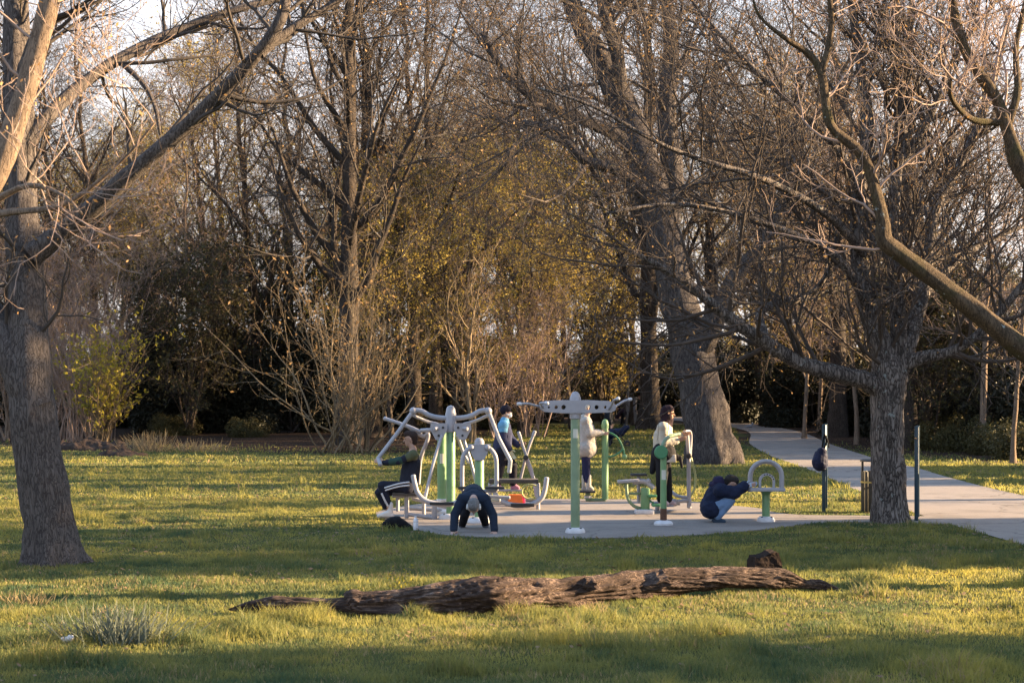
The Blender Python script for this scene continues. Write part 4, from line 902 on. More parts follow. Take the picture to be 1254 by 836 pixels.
# ---- air walker with crossed handles
Y = 30.6; g0 = W(652, 612, Y); t = thing('air_walker', 'walking trainer with crossed upright handles where the masked walker stands', 'exercise machine', (g0.x, Y, 0.014))
P = lambda a, b, d=0.0: W(a, b, Y + d)
for d, pts in ((-.15, [(635, 529), (644, 557), (651, 575), (657, 609)]), (.15, [(655, 528), (648, 546), (643, 563), (637, 588)])):
    o = MB().tube([P(a, b, d) for a, b in pts], .028, 10, smooth=False).build('handle_bar', M['steel'], t)
    MB().tube([P(*pts[0], d), P(pts[0][0] * .72 + pts[1][0] * .28, pts[0][1] * .72 + pts[1][1] * .28, d)], .034, 10).build('grip', M['steel'], o)
MB().tube([P(644, 560, -.3), P(644, 560, .3)], .05, 12).build('pivot', M['black'], t)
m = MB(); m.tube([P(644, 560, 0), P(655, 590, 0), P(658, 613, 0)], .036, 10, smooth=False); m.tube([P(605, 610, 0), P(658, 612, 0)], .035, 10); m.tube([P(606, 612, -.3), P(606, 612, .3)], .03, 8)
m.build('frame', M['steel'], t)
for a, d in ((611, -.15), (629, .15)):
    MB().box(P(a, 600, d), (.36, .14, .035)).build('foot_plate', M['steel'], t); 

# ---- orange step box with pink edge
Y = 29.9; c = W(631, 613, Y); t = thing('storage_box', 'bright orange box beside the sit-up bench', 'box', (c.x, Y, 0.016))
V = []; 
for z, s in ((0, 1.0), (.21, .78)): V += [(c.x + a * s * .15, Y + b * s * .12, .018 + z) for a, b in ((-1, -1), (1, -1), (1, 1), (-1, 1))]
MB().poly(V, [(3, 2, 1, 0), (4, 5, 6, 7), (0, 1, 5, 4), (1, 2, 6, 5), (2, 3, 7, 6), (3, 0, 4, 7)]).build('body', M['orange'], t, smooth=False)
MB().box((c.x + .15, Y + .02, .12), (.06, .2, .17)).build('side_pocket', M['pink'], t)

# ---- cross bar station with perforated plate
Y = 23.9; g0 = W(704.5, 653, Y); t = thing('cross_bar_station', 'tall faded green post carrying a perforated grey cross bar with handles', 'exercise machine', (g0.x, Y, 0.014))
P = lambda a, b, d=0.0: W(a, b, Y + d)
post((g0.x, Y, 0), .067, H(507, Y), 'green_old', t, dome=False, fr=0.145, fh=.08, sticker=(H(536, Y), H(525, Y)))
MB().lathe((g0.x, Y, 0), [(.068, H(513, Y)), (.082, H(512, Y)), (.082, H(487, Y)), (.07, H(485, Y)), (.064, H(483, Y)), (.04, H(480, Y)), (0, H(479, Y))], 22).build('head', M['steel'], t)
def perforated(parent):
    cu = bpy.data.curves.new('cross_bar', 'CURVE'); cu.dimensions = '2D'; cu.fill_mode = 'BOTH'; cu.extrude = .012; cu.bevel_depth = .003
    def loop(pts):
        s = cu.splines.new('POLY'); s.points.add(len(pts) - 1); s.use_cyclic_u = True
        for p, q in zip(s.points, pts): p.co = (q[0], q[1], 0, 1)
    L = lambda a, b: ((a - 704.5) / 2000 * Y, (490 - b) / 2000 * Y)
    out = [L(688, 490), L(721, 490), L(745, 491), L(751, 493), L(754, 497), L(753, 502), L(748, 504.5), L(721, 505.5), L(688, 505.5), L(667, 504), L(662, 501), L(660, 496), L(662, 492.5), L(668, 491)]
    loop(out)
    for a, r in ((672, 1.6), (681, 2.4), (690, 3.1), (719.5, 3.6), (730.5, 2.9), (741, 2.1)): loop([L(a + r * math.cos(q), 498.5 + r * math.sin(q)) for q in np.linspace(0, 6.283, 17)[:-1]])
    o = bpy.data.objects.new('tmp', cu); COL.objects.link(o); dg = bpy.context.evaluated_depsgraph_get(); me = bpy.data.meshes.new_from_object(o.evaluated_get(dg)); bpy.data.objects.remove(o)
    me.transform(Matrix.Rotation(R(90), 4, 'X')); me.transform(Matrix.Translation((0, -.085, CAMH - .014))); me.materials.clear(); me.materials.append(M['steel']); me.name = 'cross_bar'
    link('cross_bar', me, parent)
    return me
perforated(t); me2 = perforated(t); me2.transform(Matrix.Translation((0, .17, 0)))
for pts, bs in (([(662, 498, 0), (652, 495.5, -.2), (645, 494, -.35), (634, 494.5, -.4)], 1), ([(666, 500, 0), (663, 496, -.25), (662, 493.5, -.4), (671, 493.5, -.45)], 1), ([(749, 500, 0), (756, 496, .2), (764, 491, .35), (773, 488.5, .4)], 1), ([(746, 501, -.1), (750, 494, -.3), (752, 490, -.4), (758, 487.5, -.45)], 1)):
    o = MB().tube([P(a, b, d) for a, b, d in pts], .018, 10).build('handle', M['steel'], t)
    MB().tube([P(*pts[-2][:2], pts[-2][2]) * .35 + P(*pts[-1][:2], pts[-1][2]) * .65, P(*pts[-1])], .026, 10).build('grip', M['white'], o)

# ---- stepper of the woman in the beige coat
Y = 31.4; g0 = W(741, 614, Y); t = thing('stepper_station', 'plain round green post with a curved side handle and a low footplate', 'exercise machine', (g0.x, Y, 0.014))
P = lambda a, b, d=0.0: W(a, b, Y + d)
post((g0.x, Y, 0), .064, H(524, Y), 'green', t, capmat='green', foot=False)
MB().tube([P(741, 529), P(750, 531), P(758, 538), P(763, 549), P(764.5, 557)], .020, 10).tube([P(743, 559), P(751, 558), P(760, 553), P(763, 549)], .018, 10).build('handle', M['teal_green'], t)
MB().ball(P(765, 559), (.05, .05, .05)).build('knob', M['green'], t)
m = MB(); m.tube([P(720, 612, -.05), P(741, 612)], .035, 10); m.tube([P(720, 612, -.05), P(720, 602, -.05)], .05, 12); m.build('footplate_arm', M['green_old'], t)
MB().box(P(719, 601.5, -.05), (.30, .42, .035)).build('foot_plate', M['black'], t); MB().lathe(P(720, 608, -.05), [(.07, -.02), (.07, .02), (0, .02)], 14).build('bearing', M['white'], t)

# ---- low seat machine
Y = 27.9; g0 = W(789, 630, Y); t = thing('seated_pedal_machine', 'low green-posted machine with a small grey seat, left of the headscarf woman', 'exercise machine', (g0.x, Y, 0.014))
P = lambda a, b, d=0.0: W(a, b, Y + d)
MB().box(P(790, 612), (.15, .15, .42)).build('post', M['green'], t)
MB().box((g0.x, Y, .05), (.32, .3, .09), bev=.3).build('base_cover', M['white'], t)
MB().box(P(769, 588.5, -.1), (.36, .28, .045), (0, R(-4), 0)).build('seat', M['steel'], t)
MB().box(P(782, 581, .1), (.27, .25, .04)).build('seat', M['black'], t)
m = MB(); m.tube([P(782, 584, .1), P(782, 615, .1)], .03, 10); m.tube([P(776, 590, 0), P(788, 589), P(794, 592), P(800, 597)], .045, 12); m.ball(P(794, 589), .05); m.build('frame', M['steel'], t)
m = MB(); m.tube([P(767, 591, -.1), P(767.5, 601, -.1), P(769.5, 611, -.1), P(776, 619, -.1), P(785, 622.5, 0)], .028, 10); m.tube([P(768, 604, -.1), P(784, 604, 0)], .022, 8); m.build('curved_frame', M['green_old'], t)
m = MB()
for a, b in ((799, 607), (803, 618)): m.box(P(a, b, -.1), (.14, .18, .04)).tube([P(794, 611), P(a, b, -.1)], .016, 8)
m.build('pedal', M['teal_green'], t)

# ---- disc post with arched handle
Y = 25.4; g0 = W(812.5, 643, Y); t = thing('disc_post', 'slim green post with a round green disc and rusty foot beside the headscarf woman', 'exercise machine', (g0.x, Y, 0.014))
P = lambda a, b, d=0.0: W(a, b, Y + d)
MB().lathe((g0.x, Y, 0.02), [(.05, .25), (.048, H(558, Y))], 18).build('post', M['green'], t)
MB().lathe((g0.x, Y, 0.02), [(.053, .05), (.051, .251)], 18).build('rusty_sleeve', M['rust'], t)
MB().lathe((g0.x, Y, 0.014), [(0, 0), (.15, 0), (.15, .03), (.12, .06), (.052, .075)], 24).build('base_cover', M['white'], t)
a_ = [(g0.x + .052 * math.cos(q), Y + .052 * math.sin(q), z) for z in (H(587, Y), H(575, Y)) for q in np.linspace(-2.3, -.8, 6)]
MB().poly(a_, [(k, k + 1, k + 7, k + 6) for k in range(5)]).build('sticker', M['sticker'], t)
MB().lathe(P(809.5, 553.5, -.08), [(0, -.03), (.09, -.03), (.106, -.015), (.106, .02), (.09, .03), (0, .03)], 28, 'y').build('disc', M['teal_green'], t)
MB().tube([P(811, 552, .02), P(811.5, 545, .1), P(816, 537, .3), P(823, 533, .6), P(832, 531, .8)], .030, 12).build('handle', M['green_old'], t)

# ---- elliptical trainer
Y = 28.4; g0 = W(842, 614, Y); t = thing('elliptical_trainer', 'cross trainer with a pale upright and bent olive lever held by the headscarf woman', 'exercise machine', (W(830, 620, Y).x, Y, 0.014))
P = lambda a, b, d=0.0: W(a, b, Y + d)
MB().tube([P(841, 527), P(843.5, 556), P(843.5, 613)], .036, 12, smooth=False).build('upright', M['steel'], t)
MB().tube([P(838, 528, -.2), P(846, 530, .2), P(845.5, 557, .2)], .022, 10).build('handle_bar', M['steel'], t)
MB().tube([P(843.5, 558, -.15), P(843.5, 558, .25)], .052, 12).build('pivot', M['black'], t)
MB().tube([P(846, 560, .15), P(850, 574, .15), P(852, 587, .15), P(850, 599, .15), P(844, 609, .15), P(836, 614, .1)], .021, 10).build('bent_lever', M['olive'], t)
m = MB(); m.tube([P(802, 616), P(820, 615), P(843.5, 612)], .035, 10); m.tube([P(820, 600, .2), P(830, 607, .1), P(843, 609)], .03, 10); m.tube([P(826, 618), P(826, 612)], .05, 12); m.tube([P(844, 612), P(844, 621)], .04, 10); m.tube([P(805, 615), P(805, 624)], .04, 10); m.build('frame', M['steel'], t)
for a, d in ((812, -.15), (820, .18)): MB().box(P(a, 619 - (d > 0) * 2, d), (.36, .13, .03)).build('pedal', M['steel'], t)

# ---- arm wheel station
Y = 26.1; g0 = W(938, 639, Y); t = thing('arch_handle_station', 'green post topped by nested grey arches, gripped by the crouching person', 'exercise machine', (g0.x, Y, 0.014))
P = lambda a, b, d=0.0: W(a, b, Y + d)
post((g0.x, Y, 0), .064, H(601, Y), 'green', t, dome=False, fr=0.145, fh=.085)
MB().lathe((g0.x, Y, 0), [(.064, H(606, Y)), (.08, H(603, Y)), (.10, H(601, Y)), (0, H(600.8, Y))], 20).build('collar', M['green'], t)
for d in (-.22, .0):
    k = 1 if d < 0 else .93
    MB().tube([P(938 - 20 * k, 601, d)] + [P(938 - 20 * k * math.cos(a), 583 - 19 * k * math.sin(a), d) for a in np.linspace(0, math.pi, 13)] + [P(938 + 20 * k, 601, d)], .030, 12, smooth=False).build('outer_arch', M['steel'], t)
def arch_plate():
    m = MB(); c = P(939, 589, -.15); n = 28; S_ = .0131; V = []
    for dy in (-.03, .03):
        for q in (.128, .092):
            for k in range(n + 1):
                a = math.pi * k / n; V.append((c.x - q * math.cos(a), c.y + dy, c.z + q * math.sin(a)))
    L = n + 1; F = []
    for k in range(n):
        F += [(k, k + 1, L + k + 1, L + k), (2 * L + k + 1, 2 * L + k, 3 * L + k, 3 * L + k + 1), (k + 1, k, 2 * L + k, 2 * L + k + 1), (L + k, L + k + 1, 3 * L + k + 1, 3 * L + k)]
    m.poly(V, F)
    for s in (-1, 1): m.box((c.x + s * .11, c.y, c.z - .07), (.036, .06, .15))
    o = m.build('inner_arch', M['steel'], t)
    h = MB()
    for a in (1.2, 1.6, 2.0, 2.4, 2.8): h.lathe((c.x - .11 * math.cos(a), c.y - .032, c.z + .11 * math.sin(a)), [(0, 0), (.011, 0), (.011, .004)], 10, 'y')
    h.build('scale_hole', M['black'], o)
arch_plate()
MB().box(P(938.5, 599, -.12), (.56, .30, .05)).build('tray', M['steel'], t)

# ---- information boards seen edge on, bin
def board(px, py, name, label, sep, rz):
    c = G(px, py); t = thing(name, label, 'sign', (c.x, c.y, 0.0)); h = 1.52
    for s in (-1, 1): MB().box((c.x, c.y + s * sep, h / 2 - .02), (.062, .062, h + .06), bev=.1).build('post', M['navy'], t)
    p = MB().box((c.x, c.y, 1.12), (.03, sep * 2 - .09, .78), bev=.1).build('panel', M['pale_panel'], t)
    MB().box((c.x - .019, c.y, 1.12), (.006, sep * 2 - .2, .66), bev=.1).build('notice', M['sticker'], p)
    t.rotation_euler = (0, 0, rz); return t
M['pale_panel'] = plain('pale_board_edge', (0.45, 0.47, 0.47), 0.5, var=.1)
bL = board(1010, 625, 'information_board', 'edge-on blue-green board on two posts with a backpack hanging from it', .45, R(-13))
bR = board(1123, 636, 'information_board', 'edge-on narrow blue-green board right of the low-forking tree', .45, R(-15.2))
c = G(1071, 627.5); t = thing('litter_bin', 'dark slatted litter bin half hidden behind the forking tree trunk', 'litter bin', (c.x, c.y, 0))
m = MB(); n = 18
for k in range(n):
    a = 6.283 * k / n; m.box((c.x + .22 * math.cos(a), c.y + .22 * math.sin(a), .36), (.055, .02, .72), (0, 0, a + 1.57))
m.build('slatted_body', M['bin'] if 'bin' in M else plain('dark_bin', (0.035, 0.03, 0.022), .6, var=.2), t)
for s in (-1, 1): MB().box((c.x + s * .21, c.y, .80), (.03, .06, .2)).build('hood_support', M['black'], t)
MB().lathe((c.x, c.y, .89), [(0, .05), (.2, .045), (.25, .02), (.25, 0), (0, 0)], 24).build('hood', M['black'], t)
MB().lathe((c.x, c.y, .52), [(.237, 0), (.241, .0), (.241, .03), (.237, .03)], 24).build('band', plain('brass_band', (0.45, 0.33, 0.10), .5), t)

# ---- bags, bottle, litter, pigeon
M['bag_navy'] = plain('navy_nylon', (0.010, 0.014, 0.04), 0.75, var=.3, scale=8, bmp=.015, spec=.2)
M['bag_black'] = plain('black_nylon', (0.007, 0.007, 0.008), 0.8, var=.3, scale=8, bmp=.01, spec=.15)
def lump(name, prims, mat, parent, vox=.012, smooth=3, disp=0.0):
    g = Geo()
    for p in prims:
        if p[0] == 'b': mb = MB().ball(p[1], p[2], 16)
        elif p[0] == 'x': mb = MB().box(p[1], p[2], p[3] if len(p) > 3 else (0, 0, 0), .25)
        else: mb = capsule(p[1], p[2], p[3], p[4])
        for V, F in zip([np.concatenate(mb.g.V)], [mb.g.F]):
            for f in F: g.F.append(f + g.n); g.M.append(0)
            g.V.append(V); g.n += len(V)
    V = np.concatenate(g.V) - np.array(ORG if parent is not None else (0, 0, 0)); me = mesh_np('tmp', V, g.F, [mat])
    bm = bmesh.new(); bm.from_mesh(me); bmesh.ops.holes_fill(bm, edges=[e for e in bm.edges if e.is_boundary]); bmesh.ops.recalc_face_normals(bm, faces=bm.faces[:]); bm.to_mesh(me); bm.free()
    o = bpy.data.objects.new('tmp', me); COL.objects.link(o)
    r = o.modifiers.new('r', 'REMESH'); r.mode = 'VOXEL'; r.voxel_size = vox; r.use_smooth_shade = True
    s = o.modifiers.new('s', 'SMOOTH'); s.iterations = smooth; s.factor = .5
    if disp:
        tx = bpy.data.textures.new('folds', 'CLOUDS'); tx.noise_scale = .09; d = o.modifiers.new('d', 'DISPLACE'); d.texture = tx; d.strength = disp; d.mid_level = .5
    out = bpy.data.meshes.new_from_object(o.evaluated_get(bpy.context.evaluated_depsgraph_get())); bpy.data.objects.remove(o)
    out.name = name; out.materials.clear(); out.materials.append(mat); out.polygons.foreach_set('use_smooth', np.ones(len(out.polygons), bool)); out.update()
    return link(name, out, parent)
def capsule(a, b, r0, r1, S=14):
    a, b = Vector(a), Vector(b); d = (b - a); L = d.length; d = d / L if L > 1e-6 else Vector((0, 0, 1))
    pts = []; rr = []
    for k in range(5): q = k / 4 * math.pi / 2; pts.append(a - d * r0 * math.cos(q)); rr.append(max(r0 * math.sin(q), 1e-3))
    for u in (.25, .5, .75): pts.append(a.lerp(b, u)); rr.append(r0 + (r1 - r0) * u)
    for k in range(5): q = k / 4 * math.pi / 2; pts.append(b + d * r1 * math.sin(q)); rr.append(max(r1 * math.cos(q), 1e-3))
    m = MB(); V, F = tubes_np(np.array([[p[:] for p in pts]]), np.array([rr]), S); m.g.add(V, F); return m
Y = 28.3; t = thing('backpack', 'dark navy backpack hanging from the left board post', 'bag', W(1005, 575, Y))
P = lambda a, b, d=0.0: W(a, b, Y + d)
lump('body', [('c', P(1004.5, 567), P(1006.5, 553), .14, .085), ('c', P(1002.5, 566), P(1004.5, 558, .06), .12, .11)], M['bag_navy'], t, disp=.03)
MB().tube([P(1007, 548), P(1008, 540), P(1010, 532), P(1012, 541), P(1008, 552)], .014, 8).build('strap', M['bag_black'], t)
MB().tube([P(1011, 533), P(1014, 541), P(1015, 548)], .012, 8).build('strap', M['bag_black'], t)
Y = 24.75; t = thing('holdall', 'lumpy black holdall on the edge of the pad in front of the seated man', 'bag', W(484, 647, Y))
P = lambda a, b, d=0.0: W(a, b, Y + d)
lump('body', [('c', P(474, 643), P(480, 641), .085, .11), ('c', P(486, 641), P(494, 643), .12, .085), ('b', P(499, 645), (.07, .1, .06))], M['bag_black'], t, disp=.022)
MB().tube([P(474, 637), P(481, 633.5), P(489, 635)], .012, 8).build('strap', M['bag_black'], t)
Y = 24.4; c = W(509, 650, Y); t = thing('drinks_bottle', 'small clear white bottle standing beside the black holdall', 'bottle', (c.x, Y, .012))
MB().lathe((c.x, Y, .016), [(0, 0), (.034, .002), (.037, .03), (.037, .10), (.033, .11), (.037, .12), (.036, .15), (.016, .18), (.016, .19)], 16).build('body', plain('milky_plastic', (.62, .62, .66), .25, var=.08, spec=.6), t)
MB().lathe((c.x, Y, .206), [(.018, 0), (.018, .02), (0, .021)], 12).build('cap', M['white'], t)
c = G(81, 790); t = lump('litter', [('b', (c.x, c.y, .05), (.05, .04, .025)), ('b', (c.x + .03, c.y, .065), (.03, .03, .02))], M['white'], None, .006, disp=.02); tag(t, 'crumpled white scrap of litter left of the strap leaves', 'litter')
p = G(918, 526); Y = p.y; t = thing('pigeon', 'grey pigeon standing on the far path right of the massive tree', 'pigeon', tuple(p))
z = p.z; M['pigeon'] = plain('pigeon_grey', (.20, .21, .24), .7, var=.25, scale=30)
lump('body', [('c', (p.x - .10, Y, z + .17), (p.x + .08, Y, z + .20), .06, .085), ('c', (p.x + .10, Y, z + .22), (p.x + .14, Y, z + .32), .05, .035), ('b', (p.x + .15, Y, z + .34), .045), ('c', (p.x - .12, Y, z + .16), (p.x - .26, Y, z + .14), .045, .02),
              ('c', (p.x + .18, Y, z + .34), (p.x + .225, Y, z + .33), .014, .006), ('c', (p.x, Y - .03, z + .14), (p.x + .01, Y - .03, z + .02), .014, .012), ('c', (p.x, Y + .03, z + .14), (p.x + .01, Y + .03, z + .02), .014, .012)], M['pigeon'], t, .008)
# ================================================================== people
M['skin'] = plain('skin', (0.42, 0.26, 0.20), 0.55, var=.06)
M['skin_tan'] = plain('tan_skin', (0.34, 0.20, 0.14), 0.55, var=.06)
def cloth(name, c, var=.12): return plain(name, c, 0.9, var=var, scale=10, bmp=.012, spec=.2)
M['eye'] = plain('eye', (.03, .025, .02), .3)

def hand_prims(w, d, side, curl=.6, L=.185, thumb=None):
    """palm from the wrist along d with four separate bent fingers; side = direction across the knuckles towards the thumb"""
    w, d, s = Vector(w), Vector(d).normalized(), Vector(side).normalized(); s = (s - d * s.dot(d)).normalized(); n = d.cross(s).normalized()
    pl = L * .52; pr = []
    for k in (-1.2, -.4, .4, 1.2): pr.append(('c', w + s * .016 * k, w + d * pl + s * .019 * k, .015, .0125))
    for k, f in zip((1.35, .45, -.45, -1.35), (.93, 1.0, .95, .76)):
        p = w + d * pl + s * .019 * k; dd = d.copy(); r = .0095
        for j, q in enumerate((.21, .16, .12)):
            a = curl * (.5 + .6 * j); dd = (dd * math.cos(a * .8) + n * math.sin(a * .8)).normalized(); p1 = p + dd * L * q * f; pr.append(('c', p, p1, r, r * .9)); p = p1; r *= .92; 
    p = w + d * .02 + s * .028; q = p + (d * .55 + s * .7 + n * .25).normalized() * .045; e = q + (d * .85 + s * .2 + n * .35 * (1 + curl)).normalized() * .04
    pr += [('c', p, q, .015, .0125), ('c', q, e, .0115, .009)]
    return pr

def head_prims(c, f, up, k=1.0):
    """c = centre of the skull, f = facing, up = crown direction"""
    c, f, up = Vector(c), Vector(f).normalized(), Vector(up).normalized(); f = (f - up * f.dot(up)).normalized(); r = f.cross(up)
    A = lambda a, b, e: c + (r * a + f * b + up * e) * k
    pr = [('c', A(0, -.02, .035), A(0, .015, .03), .083 * k, .08 * k), ('c', A(0, .02, -.01), A(0, .045, -.085), .068 * k, .036 * k), ('c', A(0, -.01, -.03), A(0, .01, -.04), .068 * k, .062 * k),
          ('c', A(0, .088, .0), A(0, .106, -.034), .009 * k, .014 * k), ('c', A(-.022, .078, -.066), A(.022, .078, -.066), .009 * k, .009 * k)]
    for s in (-1, 1): pr += [('c', A(.076 * s, -.008, .012), A(.078 * s, -.004, -.026), .014 * k, .010 * k)]
    return pr, A

def person(name, label, J, f, up, skin, cat='person', fdir=None, hk=1.0, hands=(), bodyr=1.0):
    """J joints: hd nk sL sR eL eR wL wR ch pv hL hR kL kR aL aR tL tR. returns thing and the head frame"""
    lo = min(J[k].z for k in ('aL', 'aR', 'tL', 'tR', 'wL', 'wR')); base = Vector((J['pv'].x, J['pv'].y, max(0.0, lo - .06)))
    t = thing(name, label, cat, base); r = bodyr; pr, A = head_prims(J['hd'], f, up, hk)
    pr += [('c', J['nk'], J['hd'] - Vector(up) * .06, .056 * r, .05), ('c', J['sL'], J['sR'], .062 * r, .062 * r), ('c', J['ch'], J['nk'], .13 * r, .06), ('c', J['ch'], J['pv'], .135 * r, .13 * r), ('c', J['hL'], J['hR'], .105 * r, .105 * r)]
    mid = J['ch'].lerp(J['nk'], .45)
    for s in 'LR':
        pr += [('c', mid, J['s' + s], .10 * r, .062 * r), ('c', J['s' + s], J['e' + s], .050 * r, .040), ('c', J['e' + s], J['w' + s], .040, .027), ('c', J['h' + s], J['k' + s], .088 * r, .056), ('c', J['k' + s], J['a' + s], .056, .036), ('c', J['a' + s], J['t' + s], .036, .026)]
        m = J['k' + s].lerp(J['a' + s], .3); pr.append(('c', m, J['k' + s].lerp(J['a' + s], .5), .058, .05))
    for h in hands: pr += h
    b = lump('body', pr, skin, t, .0085, 2)
    e = MB()
    for s in (-1, 1):
        e = MB().ball(A(.031 * s, .078, .004), .011 * hk, 8); e.build('eye', M['eye'], t)
    return t, A
def limbs_(J, s, which, infl, cut0=0, cut1=1):
    tab = {'arm': [('s', 'e', .050, .040), ('e', 'w', .040, .027)], 'leg': [('h', 'k', .088, .056), ('k', 'a', .056, .038)]}[which]; out = []
    for i, (a, b, r0, r1) in enumerate(tab):
        p, q = J[a + s], J[b + s]
        if i == 1: q = p.lerp(q, cut1)
        out.append(('c', p, q, r0 + infl, r1 + infl))
    return out
def top(J, t, name, mat, infl=.018, cut=.93, hem=None, disp=.012, nk=.5, extra=()):
    pr = list(extra) + [('c', J['sL'], J['sR'], .062 + infl, .062 + infl), ('c', J['ch'], J['ch'].lerp(J['nk'], nk), .13 + infl, .075 + infl), ('c', J['ch'], J['pv'] if hem is None else hem, .135 + infl, .135 + infl)]
    mid = J['ch'].lerp(J['nk'], .45)
    for s in 'LR': pr += [('c', mid, J['s' + s], .10 + infl, .062 + infl)] + limbs_(J, s, 'arm', infl, cut1=cut)
    return lump(name, pr, mat, t, .0095, 2, disp)
def bottoms(J, t, name, mat, infl=.018, cut=.95, disp=.012):
    pr = [('c', J['hL'], J['hR'], .105 + infl, .105 + infl), ('c', J['pv'], J['pv'].lerp(J['ch'], .25), .12 + infl, .115 + infl)]
    for s in 'LR': pr += limbs_(J, s, 'leg', infl, cut1=cut)
    return lump(name, pr, mat, t, .0095, 2, disp)
def shoes(J, t, mat, r=.047, name='shoe', high=0.0):
    for s in 'LR':
        a, q = J['a' + s], J['t' + s]; pr = [('c', a + Vector((0, 0, -.015)), q, r, r * .82), ('c', a, a + Vector((0, 0, .01 + high)), r, r)]
        h = a - (q - a).normalized() * .03; h.z = q.z; pr.append(('c', h, q, r * .8, r * .8)); lump(name, pr, mat, t, .009, 2)

# ---- seated man pressing the arm
Y = 26.7; P = lambda a, b, d=0.0: W(a, b, Y + d)
J = dict(hd=P(502.5, 537.5), nk=P(506, 550), sL=P(506, 557, -.19), sR=P(506, 557, .19), eL=P(489, 564.5, -.20), eR=P(489, 564.5, .20), wL=P(469.5, 566.5, -.13), wR=P(469.5, 566.5, .13), ch=P(504, 568), pv=P(500, 594),
         hL=P(499, 597, -.1), hR=P(499, 597, .1), kL=P(468, 594, -.13), kR=P(464.5, 603, .15), aL=P(478, 625.5, -.13), aR=P(476, 627, .15), tL=P(467, 630.5, -.13), tR=P(464, 631.5, .15))
t, A = person('person', 'young man with short brown hair sitting and pushing the press arm, white-striped dark tracksuit', J, (-1, 0, .02), (0, 0, 1), M['skin'],
              hands=[hand_prims(P(469.5, 566.5, q * .13), (-1, 0, .25), (0, 0, 1), .9) for q in (-1, 1)])
lump('hair', [('c', A(0, -.035, .05), A(0, .035, .072), .092, .074), ('c', A(0, -.062, -.035), A(0, -.05, .04), .066, .08)], plain('brown_hair', (.028, .013, .009), .8, var=.4, scale=60, bmp=.01), t, .008, 1)
top(J, t, 'jacket', cloth('dark_navy_jersey', (.018, .021, .034)), .02)
mid = J['ch'].lerp(J['nk'], .6)
lump('yoke', [('c', J['sL'] , J['sR'], .089, .089)] + [('c', J['s' + s], J['s' + s].lerp(J['e' + s], .45), .077, .068) for s in 'LR'], cloth('olive_panel', (.085, .09, .05)), t, .009, 2, .01)
gp_ = cloth('dark_green_panel', (.03, .06, .05))
for s in 'LR': lump('sleeve_panel', [('c', J['e' + s].lerp(J['s' + s], .12), J['e' + s].lerp(J['w' + s], .5), .0655, .062)], gp_, t, .009, 2, .008)
bottoms(J, t, 'trousers', cloth('dark_navy_tracksuit', (.016, .018, .032)), .02, .7)
for q in (-.222, ):
    for dz in (0,): MB().tube([P(501, 590, q), P(488, 592, q - .01), P(471, 597, q + .005)], .013, 6).tube([P(501, 594, q), P(488, 595.5, q - .01), P(472, 600, q + .005)], .013, 6).build('white_stripe', M['white'], t)
MB().tube([P(467.5, 604, -.215), P(471, 612, -.2), P(475, 619, -.19)], .016, 6).build('white_stripe', M['white'], t)
shoes(J, t, cloth('white_trainer', (.6, .58, .57)), .047, 'trainer', .1)

# ---- man on all fours facing the camera
Yh = 23.75; H2 = lambda a, b, y: W(a, b, y)
J = dict(hd=H2(580, 619.5, 23.66), nk=H2(580, 611, 23.86), sL=H2(566.5, 611, 23.95), sR=H2(593.5, 611, 23.95), eL=H2(557, 630, 23.9), eR=H2(603.5, 630, 23.9), wL=H2(555.5, 649, 23.78), wR=H2(605.5, 649, 23.78), ch=H2(580, 608, 24.22), pv=H2(580, 605, 24.62),
         hL=H2(574, 608, 24.68), hR=H2(587, 608, 24.68), kL=H2(569, 630, 24.55), kR=H2(591, 628, 24.55), aL=H2(566, 643, 24.95), aR=H2(594.5, 642, 24.95), tL=H2(565.5, 648.5, 24.8), tR=H2(595, 648.2, 24.8))
t, A = person('person', 'grey-haired man on all fours in dark clothes at the front of the pad', J, (0, -.35, -.95), (0, -.95, .12), M['skin'],
              hands=[hand_prims(H2(555.5, 650.5, 23.78), (-.1, -1, -.28), (1, 0, 0), .12), hand_prims(H2(605.5, 650.5, 23.78), (.1, -1, -.28), (-1, 0, 0), .12)])
lump('hair', [('c', A(0, -.035, .055), A(0, .0, .075), .088, .08), ('c', A(0, -.065, -.005), A(0, -.05, .05), .06, .075)], plain('grey_hair', (.13, .13, .135), .8, var=.4, scale=60, bmp=.01), t, .008, 1)
lump('beard', [('c', A(-.08, -.02, -.02), A(-.085, .03, .03), .024, .026), ('c', A(.08, -.02, -.02), A(.085, .03, .03), .024, .026), ('c', A(-.06, .04, -.05), A(0, .08, -.08), .022, .026), ('c', A(.06, .04, -.05), A(0, .08, -.08), .022, .026)], plain('white_beard', (.42, .41, .40), .9, var=.2, scale=50), t, .008, 1)
top(J, t, 'jacket', cloth('blue_black_sweatshirt', (.014, .022, .04)), .028, .95)
bottoms(J, t, 'trousers', cloth('black_trousers', (.012, .012, .016)), .018, .97)
shoes(J, t, cloth('dark_trainer', (.05, .055, .07)), .045, 'trainer')
for s, a in (('L', -1), ('R', 1)):
    w = J['w' + s]; MB().tube([w + Vector((0, 0, .0)), w + Vector((0, -.008, -.03))], .034, 10).build('glove_cuff', cloth('olive_glove', (.30, .28, .09)), t)

